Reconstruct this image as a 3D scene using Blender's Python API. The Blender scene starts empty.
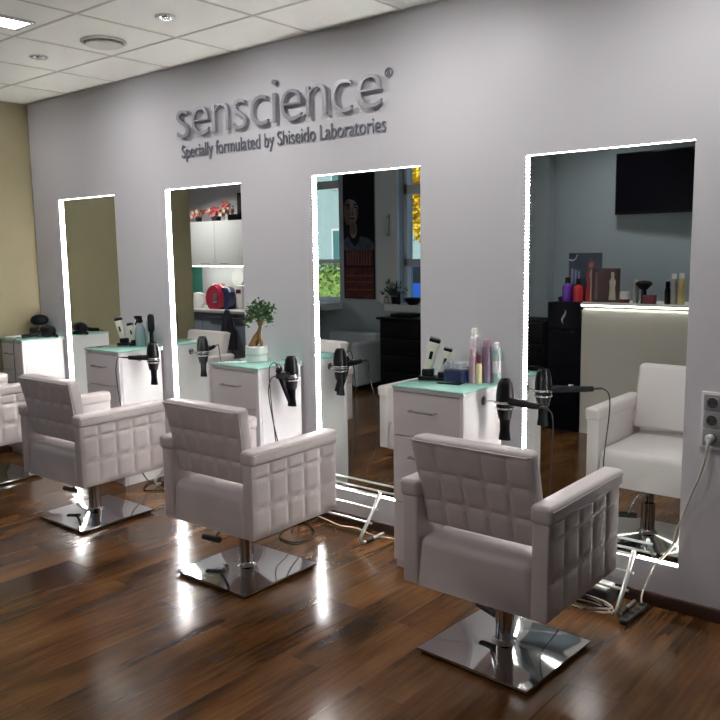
import bpy, bmesh, math, random
from mathutils import Vector, Matrix, Quaternion
PI = math.pi
R = math.radians
random.seed(7)
SC = bpy.context.scene
COL = SC.collection

# ------------------------------------------------------------------ camera
F_PX, YAW, PITCH, ROLL, CAM_D, CAM_H = 799.87, 0.69274, 0.13561, -0.01396, 3.3108, 1.5279
cy, sy, cp, sp, cr, sr = math.cos(YAW), math.sin(YAW), math.cos(PITCH), math.sin(PITCH), math.cos(ROLL), math.sin(ROLL)
Fv = Vector((-sy*cp, cy*cp, -sp)); Rv = Vector((cy, sy, 0)); Uv = Rv.cross(Fv)
R2 = cr*Rv + sr*Uv; U2 = -sr*Rv + cr*Uv
cd = bpy.data.cameras.new('camera'); co = bpy.data.objects.new('camera', cd); COL.objects.link(co)
m = Matrix.Identity(4)
for i in range(3):
    m[i][0] = R2[i]; m[i][1] = U2[i]; m[i][2] = -Fv[i]
m[0][3], m[1][3], m[2][3] = 0, -CAM_D, CAM_H
co.matrix_world = m
cd.sensor_width = 36; cd.lens = 36*F_PX/720; cd.clip_start = .02; cd.clip_end = 200
SC.camera = co

# ------------------------------------------------------------------ world, sun, lights, exposure
w = bpy.data.worlds.new('sky'); SC.world = w; w.use_nodes = True
nt = w.node_tree; nt.nodes.clear()
sky = nt.nodes.new('ShaderNodeTexSky'); sky.sky_type = 'NISHITA'; sky.sun_disc = False
sky.sun_elevation = R(40); sky.sun_rotation = R(20); sky.dust_density = 3
bg = nt.nodes.new('ShaderNodeBackground'); bg.inputs[1].default_value = .26
wo = nt.nodes.new('ShaderNodeOutputWorld')
nt.links.new(sky.outputs[0], bg.inputs[0]); nt.links.new(bg.outputs[0], wo.inputs[0])
sd = bpy.data.lights.new('sun', 'SUN'); sd.energy = 2.2; sd.angle = R(2); sd.color = (1, .93, .8)
so = bpy.data.objects.new('sun', sd); COL.objects.link(so)
so.rotation_euler = Vector((.25, -.75, -.8)).to_track_quat('-Z', 'Y').to_euler(); so.location = (0, 5, 8)

LED_STRENGTH = 130.0
DOWNLIGHT_W = 4.5
WALLWASH_W = 4.5
def lamp(name, loc, size, power, color, spread=140):
    l = bpy.data.lights.new(name, 'AREA'); l.shape = 'SQUARE'; l.size = size; l.energy = power; l.color = color; l.spread = R(spread)
    o = bpy.data.objects.new(name, l); COL.objects.link(o); o.location = loc
    return o
SC.view_settings.view_transform = 'Standard'; SC.view_settings.look = 'None'
SC.view_settings.gamma = 1; SC.view_settings.use_curve_mapping = False
SC.view_settings.exposure = 0.08

# ------------------------------------------------------------------ materials
def mat(name, col, rough=.5, metal=0, spec=.5, emis=None, es=0, trans=0, ior=1.45, coat=0, bump=None, var=None, alpha=None, sheen=0):
    """bump=(scale,strength)  var=(scale, amount): colour varied by noise"""
    M = bpy.data.materials.new(name); M.use_nodes = True
    n = M.node_tree.nodes; L = M.node_tree.links; b = n['Principled BSDF']
    b.inputs['Base Color'].default_value = (*col, 1); b.inputs['Roughness'].default_value = rough
    b.inputs['Metallic'].default_value = metal; b.inputs['Specular IOR Level'].default_value = spec
    b.inputs['IOR'].default_value = ior
    if trans: b.inputs['Transmission Weight'].default_value = trans
    if coat: b.inputs['Coat Weight'].default_value = coat; b.inputs['Coat Roughness'].default_value = .08
    if emis: b.inputs['Emission Color'].default_value = (*emis, 1); b.inputs['Emission Strength'].default_value = es
    tc = n.new('ShaderNodeTexCoord')
    if bump:
        t = n.new('ShaderNodeTexNoise'); t.inputs['Scale'].default_value = bump[0]; t.inputs['Detail'].default_value = 4
        L.new(tc.outputs['Object'], t.inputs['Vector'])
        bp = n.new('ShaderNodeBump'); bp.inputs['Strength'].default_value = bump[1]; bp.inputs['Distance'].default_value = .01
        L.new(t.outputs['Fac'], bp.inputs['Height']); L.new(bp.outputs['Normal'], b.inputs['Normal'])
    if var:
        t = n.new('ShaderNodeTexNoise'); t.inputs['Scale'].default_value = var[0]; t.inputs['Detail'].default_value = 5
        L.new(tc.outputs['Object'], t.inputs['Vector'])
        r = n.new('ShaderNodeValToRGB'); a = var[1]
        r.color_ramp.elements[0].position = .3; r.color_ramp.elements[1].position = .7
        r.color_ramp.elements[0].color = (*[c*(1-a) for c in col], 1); r.color_ramp.elements[1].color = (*[min(1, c*(1+a)) for c in col], 1)
        L.new(t.outputs['Fac'], r.inputs['Fac']); L.new(r.outputs['Color'], b.inputs['Base Color'])
    return M

M = {}
M['wall'] = mat('wall_paint', (.70, .695, .725), .42, bump=(60, .04), var=(1.2, .02))
M['wall_beige'] = mat('beige_wall_paint', (.27, .235, .14), .6, bump=(60, .05), var=(1.5, .03))
M['wall_back'] = mat('dusk_shaded_wall_paint', (.27, .325, .36), .6, bump=(60, .05))  # grey-blue puts the dim dusk light on white walls into the colour
M['ceil'] = mat('ceiling_tile', (.84, .84, .79), .9, bump=(140, .05), var=(90, .02))
M['grid'] = mat('ceiling_grid', (.56, .55, .50), .7)
M['base'] = mat('dark_baseboard', (.055, .028, .022), .35)
M['leather'] = mat('white_leather', (.66, .605, .60), .33, bump=(220, .10), var=(3, .02))
M['chrome'] = mat('chrome', (.62, .63, .65), .06, metal=1)
M['satin'] = mat('brushed_steel', (.62, .62, .64), .25, metal=1)
M['satin_white'] = mat('pale_satin_steel', (.82, .86, .83), .28, metal=.85)
M['letters'] = mat('brushed_aluminium', (.36, .36, .39), .38, metal=.35, bump=(90, .03))
M['letters_dark'] = mat('grey_metal_lettering', (.22, .23, .27), .4, metal=.4)
M['cab'] = mat('white_lacquer', (.84, .83, .84), .22, coat=.4)
M['cab_front'] = mat('drawer_front_lacquer', (.70, .66, .67), .3, coat=.3)
M['glass_top'] = mat('mint_glass', (.40, .76, .66), .06, coat=.6)
M['glass_edge'] = mat('glass_edge', (.32, .55, .50), .1)
M['mirror'] = mat('mirror_silver', (.885, .93, .905), 0.0, metal=1)
M['black'] = mat('black_plastic', (.004, .004, .006), .28, spec=.22)
M['black_matt'] = mat('black_matt', (.004, .004, .006), .6, spec=.12)
M['rubber'] = mat('black_rubber', (.015, .014, .014), .7)
M['navy'] = mat('deep_blue_plastic', (.008, .012, .08), .2, coat=.5)
M['clear'] = mat('clear_plastic', (.9, .92, .98), .05, trans=.92, ior=1.3)
M['white_pl'] = mat('white_plastic', (.75, .74, .72), .35)
M['cream_pl'] = mat('cream_plastic', (.72, .70, .58), .35)
M['cable_w'] = mat('white_cable', (.62, .58, .50), .5)
M['socket'] = mat('grey_socket', (.30, .30, .31), .35)
M['socket_dark'] = mat('dark_socket', (.05, .05, .055), .4)
M['pot'] = mat('white_ceramic', (.66, .72, .68), .3, coat=.3)
M['pot_band'] = mat('pale_green_ceramic', (.45, .56, .50), .35)
M['soil'] = mat('soil', (.03, .02, .012), .95)
M['bark'] = mat('ficus_bark', (.30, .17, .08), .7, bump=(40, .4), var=(18, .35))
M['leaf'] = mat('ficus_leaf', (.035, .12, .025), .4, var=(20, .4))
M['lilac'] = mat('lilac_can', (.24, .16, .24), .3, metal=.3)
M['pink'] = mat('pink_can', (.42, .30, .34), .35)
M['mint_can'] = mat('mint_can', (.36, .46, .43), .3, metal=.2)
M['white_can'] = mat('white_can', (.70, .66, .70), .3)
M['yellow'] = mat('cream_bottle', (.72, .66, .36), .4)
M['darkred'] = mat('maroon_bottle', (.12, .02, .03), .35)
M['purple'] = mat('purple_bottle', (.16, .03, .50), .15, coat=.6)
M['red'] = mat('red_bottle', (.60, .03, .04), .15, coat=.6)
M['gold'] = mat('gold_can', (.62, .52, .25), .3, metal=.5)
M['silver_can'] = mat('silver_can', (.40, .40, .40), .3, metal=.6)
M['spray'] = mat('blue_grey_bottle', (.36, .48, .50), .2, trans=.3)
M['wood'] = mat('brush_wood', (.36, .20, .10), .5)
M['desk'] = mat('desk_white', (.70, .68, .62), .35, coat=.2)
M['desk_black'] = mat('desk_black', (.003, .003, .006), .4, spec=.08)
M['tv'] = mat('tv_screen', (.002, .002, .004), .12, spec=.08)
M['kit'] = mat('kitchen_grey', (.68, .70, .68), .4)
M['kit_low'] = mat('kitchen_blue_grey', (.24, .29, .35), .4)
M['worktop'] = mat('worktop', (.55, .54, .52), .3)
M['green_glass'] = mat('green_splashback', (.10, .42, .30), .2)
M['tile'] = mat('white_tile', (.74, .74, .74), .2)
M['frame'] = mat('window_frame_white', (.50, .54, .57), .4)
M['sofa'] = mat('grey_upholstery', (.42, .46, .50), .7, bump=(80, .15))
M['paper'] = mat('white_paper', (.74, .73, .70), .8)
M['skin_print'] = mat('printed_skin', (.20, .155, .14), .5, spec=.15)
M['skin_dark'] = mat('printed_shadow', (.10, .075, .07), .5, spec=.15)
M['poster_bg'] = mat('poster_black', (.006, .007, .012), .35, spec=.12)
M['poster_coat'] = mat('poster_grey_coat', (.045, .065, .085), .45, spec=.15, var=(12, .3))
M['poster_red'] = mat('poster_rust', (.065, .022, .02), .45, spec=.15, var=(14, .5))
M['poster_str'] = mat('poster_stripe', (.10, .05, .04), .45)
M['grass'] = mat('grass', (.12, .20, .05), .9, var=(4, .4))
M['asphalt'] = mat('pale_paving', (.30, .30, .28), .9, var=(3, .1))
M['hedge'] = mat('hedge_leaf', (.16, .26, .06), .7, var=(8, .5))
M['yleaf'] = mat('yellow_leaf', (.75, .50, .03), .6, var=(3, .4))
M['trunk'] = mat('tree_trunk', (.10, .07, .05), .9, bump=(20, .5))
M['house'] = mat('pale_render', (.26, .36, .38), .8, var=(2, .05))
M['house_glass'] = mat('house_window_glass', (.06, .16, .18), .1)
M['car'] = mat('blue_car_paint', (.02, .12, .62), .2, coat=1)
M['car_glass'] = mat('car_glass', (.02, .03, .04), .05)
M['coat_o'] = mat('ochre_cloth', (.40, .22, .08), .85, bump=(60, .3))
M['coat_d'] = mat('charcoal_cloth', (.03, .035, .05), .85, bump=(60, .3))
M['coat_b'] = mat('teal_cloth', (.05, .14, .18), .85, bump=(60, .3))
M['coat_g'] = mat('grey_cloth', (.25, .26, .28), .85, bump=(60, .3))
M['flower'] = mat('red_white_petals', (.55, .09, .10), .6, var=(30, .6))
M['flower_w'] = mat('cream_petals', (.72, .55, .45), .6)
M['diff'] = mat('lit_diffuser', (1, 1, 1), .5, emis=(1, .93, .96), es=9)
M['diff_dim'] = mat('spot_lens', (.7, .7, .7), .2, emis=(1, .95, .9), es=1.5)
M['vent'] = mat('vent_enamel', (.60, .58, .55), .5)
M['desk_led'] = mat('desk_led', (1, 1, 1), .5, emis=(1, .95, .90), es=9)
M['kit_led'] = mat('kitchen_led', (1, 1, 1), .5, emis=(1, 1, .95), es=14)

# led strip: a row of bright points on a glowing tape
ml = mat('led_tape', (.9, .9, .9), .5, emis=(1, .965, .93), es=LED_STRENGTH); M['led'] = ml
n = ml.node_tree.nodes; L = ml.node_tree.links; b = n['Principled BSDF']
tc = n.new('ShaderNodeTexCoord'); sep = n.new('ShaderNodeSeparateXYZ'); L.new(tc.outputs['Object'], sep.inputs[0])
ad = n.new('ShaderNodeMath'); ad.operation = 'ADD'; L.new(sep.outputs['X'], ad.inputs[0]); L.new(sep.outputs['Z'], ad.inputs[1])
mu = n.new('ShaderNodeMath'); mu.operation = 'MULTIPLY'; mu.inputs[1].default_value = 2*PI/.0167; L.new(ad.outputs[0], mu.inputs[0])
sn = n.new('ShaderNodeMath'); sn.operation = 'SINE'; L.new(mu.outputs[0], sn.inputs[0])
mr = n.new('ShaderNodeMapRange'); mr.inputs[1].default_value = -1; mr.inputs[2].default_value = 1
pw = n.new('ShaderNodeMath'); pw.operation = 'POWER'; pw.inputs[1].default_value = 5
m3 = n.new('ShaderNodeMath'); m3.operation = 'MULTIPLY_ADD'; m3.inputs[1].default_value = LED_STRENGTH*4.0; m3.inputs[2].default_value = .35
L.new(sn.outputs[0], mr.inputs[0]); L.new(mr.outputs[0], pw.inputs[0]); L.new(pw.outputs[0], m3.inputs[0]); L.new(m3.outputs[0], b.inputs['Emission Strength'])

M['led_soft'] = mat('led_tape_soft', (.9, .9, .9), .5, emis=(1, .965, .93), es=LED_STRENGTH*.16)
# laminate floor: planks run towards the mirror wall
mf = bpy.data.materials.new('laminate_planks'); mf.use_nodes = True; M['floor'] = mf
n = mf.node_tree.nodes; L = mf.node_tree.links; b = n['Principled BSDF']
tc = n.new('ShaderNodeTexCoord')
mp = n.new('ShaderNodeMapping'); mp.inputs['Rotation'].default_value = (0, 0, R(90)); L.new(tc.outputs['Object'], mp.inputs[0])
br = n.new('ShaderNodeTexBrick'); br.inputs['Scale'].default_value = 1; br.inputs['Brick Width'].default_value = 1.28
br.inputs['Row Height'].default_value = .19; br.inputs['Mortar Size'].default_value = .0008; br.inputs['Mortar Smooth'].default_value = .2
br.inputs['Color1'].default_value = (.0, .0, .0, 1); br.inputs['Color2'].default_value = (1, 1, 1, 1); br.inputs['Mortar'].default_value = (.5, .5, .5, 1)
br.offset = .37; L.new(mp.outputs[0], br.inputs['Vector'])
mp2 = n.new('ShaderNodeMapping'); mp2.inputs['Scale'].default_value = (3.2, 1.0, 1); L.new(tc.outputs['Object'], mp2.inputs[0])
addv = n.new('ShaderNodeVectorMath'); addv.operation = 'ADD'; L.new(mp2.outputs[0], addv.inputs[0])
scl = n.new('ShaderNodeVectorMath'); scl.operation = 'SCALE'; scl.inputs['Scale'].default_value = 9; L.new(br.outputs['Color'], scl.inputs[0]); L.new(scl.outputs[0], addv.inputs[1])
n1 = n.new('ShaderNodeTexNoise'); n1.inputs['Scale'].default_value = 1.5; n1.inputs['Detail'].default_value = 8; n1.inputs['Distortion'].default_value = .25; L.new(addv.outputs[0], n1.inputs['Vector'])
mp3 = n.new('ShaderNodeMapping'); mp3.inputs['Scale'].default_value = (60, 3, 1); L.new(tc.outputs['Object'], mp3.inputs[0])
n2 = n.new('ShaderNodeTexNoise'); n2.inputs['Scale'].default_value = 1; n2.inputs['Detail'].default_value = 5; L.new(mp3.outputs[0], n2.inputs['Vector'])
rp = n.new('ShaderNodeValToRGB'); cr_ = rp.color_ramp
cr_.elements[0].position = .35; cr_.elements[0].color = (.034, .013, .004, 1)
cr_.elements[1].position = .68; cr_.elements[1].color = (.24, .112, .038, 1)
e_ = cr_.elements.new(.5); e_.color = (.125, .054, .017, 1)
mx = n.new('ShaderNodeMix'); mx.data_type = 'FLOAT'; mx.inputs[0].default_value = .26; L.new(n1.outputs['Fac'], mx.inputs[2]); L.new(n2.outputs['Fac'], mx.inputs[3])
L.new(mx.outputs[0], rp.inputs['Fac'])
mc = n.new('ShaderNodeMix'); mc.data_type = 'RGBA'; mc.blend_type = 'MULTIPLY'; mc.inputs[0].default_value = .22
L.new(rp.outputs['Color'], mc.inputs[6]); L.new(br.outputs['Color'], mc.inputs[7])
mm = n.new('ShaderNodeMix'); mm.data_type = 'RGBA'; L.new(br.outputs['Fac'], mm.inputs[0]); L.new(mc.outputs[2], mm.inputs[6]); mm.inputs[7].default_value = (.035, .015, .008, 1)
L.new(mm.outputs[2], b.inputs['Base Color'])
b.inputs['Roughness'].default_value = .17; b.inputs['Specular IOR Level'].default_value = .30
bp = n.new('ShaderNodeBump'); bp.inputs['Strength'].default_value = .03; bp.inputs['Distance'].default_value = .001; L.new(n2.outputs['Fac'], bp.inputs['Height']); L.new(bp.outputs[0], b.inputs['Normal'])

# ------------------------------------------------------------------ helpers
class MB:
    def __init__(s): s.bm = bmesh.new()
    def box(s, x0, x1, y0, y1, z0, z1, r=0, seg=3, mtx=None):
        g = bmesh.ops.create_cube(s.bm, size=1)['verts']
        for v in g: v.co = Vector(((x0+x1)/2+v.co.x*(x1-x0), (y0+y1)/2+v.co.y*(y1-y0), (z0+z1)/2+v.co.z*(z1-z0)))
        if r > 0:
            ed = list({e for v in g for e in v.link_edges})
            res = bmesh.ops.bevel(s.bm, geom=ed, offset=r, segments=seg, affect='EDGES', profile=.5)
            g = list({v for f in res['faces'] for v in f.verts} | {v for v in g if v.is_valid})
        if mtx is not None:
            for v in g: v.co = mtx @ v.co
        return s
    def hexa(s, P, r=0, seg=3):
        """P: 8 corners bottom ring 4 (ccw) then top ring 4"""
        vs = [s.bm.verts.new(p) for p in P]
        fs = [s.bm.faces.new([vs[i] for i in q]) for q in ((3, 2, 1, 0), (4, 5, 6, 7), (0, 1, 5, 4), (1, 2, 6, 5), (2, 3, 7, 6), (3, 0, 4, 7))]
        if r > 0:
            bmesh.ops.bevel(s.bm, geom=list({e for f in fs for e in f.edges}), offset=r, segments=seg, affect='EDGES', profile=.5)
        return s
    def lathe(s, prof, loc=(0, 0, 0), seg=24, axis=(0, 0, 1), cap=True, sx=1, sy=1):
        q = Vector((0, 0, 1)).rotation_difference(Vector(axis).normalized()); loc = Vector(loc); rings = []
        for r_, z in prof:
            rings.append([s.bm.verts.new(loc + q @ Vector((max(r_, 1e-5)*math.cos(2*PI*k/seg)*sx, max(r_, 1e-5)*math.sin(2*PI*k/seg)*sy, z))) for k in range(seg)])
        for a, b_ in zip(rings, rings[1:]):
            for k in range(seg): s.bm.faces.new((a[k], a[(k+1) % seg], b_[(k+1) % seg], b_[k]))
        if cap:
            s.bm.faces.new(rings[0][::-1]); s.bm.faces.new(rings[-1])
        return s
    def tube(s, pts, r, seg=8, smooth=0, r1=None):
        P = [Vector(p) for p in pts]
        if smooth:
            Q = []
            for i in range(len(P)-1):
                p0 = P[max(i-1, 0)]; p1 = P[i]; p2 = P[i+1]; p3 = P[min(i+2, len(P)-1)]
                for k in range(smooth):
                    t = k/smooth
                    Q.append(.5*((2*p1)+(-p0+p2)*t+(2*p0-5*p1+4*p2-p3)*t*t+(-p0+3*p1-3*p2+p3)*t**3))
            Q.append(P[-1]); P = Q
        up = None; rings = []
        for i, p in enumerate(P):
            t = (P[min(i+1, len(P)-1)]-P[max(i-1, 0)]).normalized()
            if up is None:
                up = Vector((0, 0, 1)) if abs(t.z) < .9 else Vector((1, 0, 0))
            up = (up - t*up.dot(t)).normalized(); sd_ = t.cross(up)
            rr = r if r1 is None else r+(r1-r)*i/(len(P)-1)
            rings.append([s.bm.verts.new(p+rr*(up*math.cos(2*PI*k/seg)+sd_*math.sin(2*PI*k/seg))) for k in range(seg)])
        for a, b_ in zip(rings, rings[1:]):
            for k in range(seg): s.bm.faces.new((a[k], a[(k+1) % seg], b_[(k+1) % seg], b_[k]))
        s.bm.faces.new(rings[0][::-1]); s.bm.faces.new(rings[-1])
        return s
    def ball(s, c, rx, ry=None, rz=None, sub=2, jit=0):
        ry = ry or rx; rz = rz or rx
        for v in bmesh.ops.create_icosphere(s.bm, subdivisions=sub, radius=1)['verts']:
            k = 1+random.uniform(-jit, jit)
            v.co = Vector((c[0]+v.co.x*rx*k, c[1]+v.co.y*ry*k, c[2]+v.co.z*rz*k))
        return s
    def quilt(s, c, n, ub, vb, amp, base=.004, cell=8):
        """c: 4 corners (u0v0,u1v0,u1v1,u0v1), n outward normal, ub/vb: cell breaks 0..1"""
        c = [Vector(p) for p in c]; n = Vector(n).normalized()
        def samp(br_):
            o = []
            for a, b_ in zip(br_, br_[1:]):
                for k in range(cell): o.append((a+(b_-a)*k/cell, k/cell))
            o.append((br_[-1], 0)); return o
        U = samp(ub); V = samp(vb); G = []
        for v, fv in V:
            row = []
            for u, fu in U:
                p = (c[0]*(1-u)+c[1]*u)*(1-v)+(c[3]*(1-u)+c[2]*u)*v
                h = (max(0, math.sin(PI*fu))*max(0, math.sin(PI*fv)))**.25
                row.append(s.bm.verts.new(p+n*(base+amp*h)))
            G.append(row)
        for i in range(len(V)-1):
            for j in range(len(U)-1): s.bm.faces.new((G[i][j], G[i][j+1], G[i+1][j+1], G[i+1][j]))
        B = [G[0][j] for j in range(len(U))]+[G[i][-1] for i in range(1, len(V))]+[G[-1][j] for j in range(len(U)-2, -1, -1)]+[G[i][0] for i in range(len(V)-2, 0, -1)]
        Bk = [s.bm.verts.new(v.co-n*(base+.004)) for v in B]
        for k in range(len(B)): s.bm.faces.new((B[k], Bk[k], Bk[(k+1) % len(B)], B[(k+1) % len(B)]))
        s.bm.faces.new(Bk[::-1])
        return s
    def leaf(s, p, d, l, wd, nrm=None):
        d = Vector(d).normalized(); nr = Vector(nrm) if nrm else Vector((random.uniform(-1, 1), random.uniform(-1, 1), random.uniform(-1, 1)))
        sd_ = d.cross(nr); sd_ = sd_.normalized() if sd_.length > 1e-4 else Vector((1, 0, 0)); p = Vector(p); up = sd_.cross(d).normalized()
        a = s.bm.verts.new(p); b_ = s.bm.verts.new(p+d*l*.5+sd_*wd/2+up*l*.06); c = s.bm.verts.new(p+d*l); e = s.bm.verts.new(p+d*l*.5-sd_*wd/2+up*l*.06)
        s.bm.faces.new((a, b_, c)); s.bm.faces.new((a, c, e)); return s
    def poly(s, pts, n, th):
        """extruded outline"""
        n = Vector(n)*th; a = [s.bm.verts.new(Vector(p)) for p in pts]; b_ = [s.bm.verts.new(Vector(p)+n) for p in pts]
        s.bm.faces.new(a[::-1]); s.bm.faces.new(b_)
        for k in range(len(a)): s.bm.faces.new((a[k], a[(k+1) % len(a)], b_[(k+1) % len(a)], b_[k]))
        return s
    def build(s, name, material, parent=None, label=None, ang=40):
        bmesh.ops.recalc_face_normals(s.bm, faces=s.bm.faces)
        me = bpy.data.meshes.new(name); s.bm.to_mesh(me); s.bm.free()
        me.materials.append(material if not isinstance(material, str) else M[material])
        me.shade_smooth(); me.set_sharp_from_angle(angle=R(ang))
        o = bpy.data.objects.new(name, me); COL.objects.link(o)
        if parent: o.parent = parent
        if label: o['label'] = label
        return o
def thing(name, label, cat, loc=(0, 0, 0), rz=0, group=None):
    o = bpy.data.objects.new(name, None); COL.objects.link(o); o.location = loc; o.rotation_euler = (0, 0, rz)
    o.empty_display_size = .1
    return tag(o, label, cat, group)
def tag(o, label, cat, group=None):
    o['label'] = label; o['category'] = cat
    if group: o['group'] = group
    return o
def struct(o):
    o['kind'] = 'structure'; return o
def kids(o): return [c for c in bpy.data.objects if c.parent == o]
def dup(o, parent=None):
    c = o.copy(); COL.objects.link(c)
    if parent: c.parent = parent
    for k in kids(o): dup(k, c)
    return c
def text_mesh(body, size, extrude, offset=0, bevel=0):
    cu = bpy.data.curves.new('t', 'FONT'); cu.body = body; cu.size = size; cu.extrude = extrude; cu.offset = offset; cu.bevel_depth = bevel
    o = bpy.data.objects.new('t', cu); COL.objects.link(o)
    dg = bpy.context.evaluated_depsgraph_get(); dg.update()
    me = bpy.data.meshes.new_from_object(o.evaluated_get(dg))
    bpy.data.objects.remove(o); bpy.data.curves.remove(cu)
    return me

# ------------------------------------------------------------------ room shell
ZC = 2.688; XL = -6.071; MX0 = -1.765; MP = -1.313; MW = .734; ZT = 1.942; ZB = .192; RV = .024
XE = -9.4; XR = 1.6; YB = -3.85
struct(MB().box(XE-.2, XR+.2, YB-.25, .2, -.12, 0).build('floor', 'floor'))
b = MB(); b.box(XE-.2, XR+.2, YB-.25, .2, ZC+.002, ZC+.25); struct(b.build('ceiling_slab', 'ceil')); bpy.data.objects['ceiling_slab'].name = 'ceiling'
# tiles are recessed 3 mm between grid bars: one tile field, bars as trim
xg = [-3.045+.605*k for k in range(-11, 9)]; yg = [-.435-.6*k for k in range(0, 6)]
b = MB()
for x in xg: b.box(x-.008, x+.008, YB, 0, ZC, ZC+.004)
for y in yg: b.box(XE, XR, y-.008, y+.008, ZC-.0004, ZC+.004)
b.box(XE, XR, -.018, 0, ZC-.001, ZC+.014); b.box(XL, XL+.018, -1.5, 0, ZC-.001, ZC+.014)
struct(b.build('trim_1', 'grid'))
# mirror wall with four recesses
b = MB(); xs = []
for i in range(4): xs.append((MX0+i*MP, MX0+i*MP+MW))
b.box(XE, XR, 0, RV+.012, 0, ZB); b.box(XE, XR, 0, RV+.012, ZT, ZC+.02)
pr = XR
for x0, x1 in xs: b.box(x1, pr, 0, RV+.012, ZB, ZT); pr = x0
b.box(XE, pr, 0, RV+.012, ZB, ZT); b.box(XE-.2, XR+.2, RV+.012, .2, 0, ZC+.02)
struct(b.build('wall_front', 'wall'))
struct(MB().box(XL-.10, XL, -1.496, 0, 0, ZC+.01).build('wall_left', 'wall_beige'))
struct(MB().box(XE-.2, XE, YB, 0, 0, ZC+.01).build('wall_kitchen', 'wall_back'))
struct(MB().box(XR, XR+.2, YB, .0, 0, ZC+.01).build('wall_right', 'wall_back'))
# back wall with two windows
W1 = (-6.98, -6.27, .93, 2.55); W2 = (-5.385, -4.60, .95, 2.60)
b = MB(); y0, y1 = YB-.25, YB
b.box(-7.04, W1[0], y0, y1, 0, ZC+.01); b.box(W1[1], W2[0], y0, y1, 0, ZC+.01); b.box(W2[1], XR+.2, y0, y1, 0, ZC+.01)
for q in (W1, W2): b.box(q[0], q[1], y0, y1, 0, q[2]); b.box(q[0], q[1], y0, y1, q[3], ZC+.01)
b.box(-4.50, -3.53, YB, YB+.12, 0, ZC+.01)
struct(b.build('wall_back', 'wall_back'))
struct(MB().box(XE-.2, -7.04, YB-.25, YB, 0, ZC+.01).build('wall_kitchen_back', 'wall'))
# baseboards
struct(MB().box(XL, XR, -.014, 0, 0, .058, r=.003).build('baseboard_front', 'base'))
struct(MB().box(XL, XL+.014, -1.49, -.014, 0, .058, r=.003).build('baseboard_left', 'base'))
struct(MB().box(-7.0, -4.50, YB, YB+.014, 0, .058, r=.003).build('baseboard_back', 'base'))
struct(MB().box(-3.53, XR, YB, YB+.014, 0, .058, r=.003).build('baseboard_back_right', 'base'))
# windows
def window(nm, q, bars, handle=None):
    x0, x1, z0, z1 = q; t = .045
    wv = thing(nm, 'x', 'x', ((x0+x1)/2, YB-.12, z0))
    del wv['label']; del wv['category']; struct(wv)
    dx = (x1-x0)/2; h = z1-z0; b = MB()
    b.box(-dx, -dx+t, -.035, .035, 0, h); b.box(dx-t, dx, -.035, .035, 0, h); b.box(-dx, dx, -.035, .035, 0, t); b.box(-dx, dx, -.035, .035, h-t, h)
    for za, zb in bars: b.box(-dx, dx, -.035, .035, za-z0, zb-z0)
    b.build('window_frame', 'frame', wv)
    MB().box(-dx+t, dx-t, -.004, .004, t, h-t).build('glass_pane', 'pane', wv)
    MB().box(-dx-.03, dx+.03, .04, .37, -.085, -.005, r=.004).build('window_sill', 'frame', wv)
    if handle:
        b = MB(); b.box(handle-.012-(x0+x1)/2, handle+.012-(x0+x1)/2, .035, .05, .62, .74); b.tube([(handle-(x0+x1)/2, .05, .70), (handle-(x0+x1)/2, .07, .70), (handle-(x0+x1)/2, .07, .60)], .008); b.build('window_handle', 'satin', wv)
    return wv
M['pane'] = mat('window_glass', (.85, .92, .93), .0, trans=1, ior=1.0, spec=.3)
window('window_1', W1, [(2.27, 2.36), (1.38, 1.43)])
window('window_2', W2, [(2.14, 2.25), (1.35, 1.43)], None)
# the window casement leaf with its grip between the poster pier and window 2
t = thing('x', 'x', 'x', (-5.54, YB, .95)); del t['label']; del t['category']; struct(t); t.name = 'window_3'
b = MB(); b.box(-.14, .155, 0, .05, 0, 1.62, r=.006); b.build('window_frame', 'frame', t)
b = MB(); b.box(.04, .065, .05, .058, .74, .98); b.tube([(.052, .055, .95), (.052, .10, .94), (.052, .10, .76), (.052, .055, .75)], .008, smooth=3); b.build('window_handle', 'satin', t)

# ------------------------------------------------------------------ mirrors with light strips
def mirror():
    t = thing('wall_mirror', '', 'mirror', (0, 0, 0)); w_, h = MW, ZT-ZB
    MB().box(.0, w_, RV-.003, RV+.004, 0, h).build('mirror_glass', 'mirror', t)
    for nm, bx in (('led_strip', (0, .0005, .005, RV-.007, .0, h)), ('led_strip', (w_-.0005, w_, .005, RV-.007, .0, h)),
                   ('led_strip', (0.003, w_-.003, .005, RV-.007, h-.0005, h)), ('led_strip', (0.003, w_-.003, .005, RV-.007, 0, .0005))):
        MB().box(*bx).build(nm, 'led' if bx[4] == .0 and bx[5] == h and bx[1]-bx[0] < .01 else 'led_soft', t)
    return t
mlab = ['tall recessed mirror with light strip edge at far left, reflecting only beige wall',
        'tall recessed mirror with light strip edge, reflecting the kitchen cupboards',
        'tall recessed mirror with light strip edge, reflecting the windows and poster',
        'tall recessed mirror with light strip edge, reflecting television and reception desk, rightmost']
m0 = mirror()
for i in range(4):
    o = m0 if i == 0 else dup(m0)
    o.location = (MX0+i*MP, 0, ZB); o['label'] = mlab[3-i]; o['group'] = 'lit wall mirrors'

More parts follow.
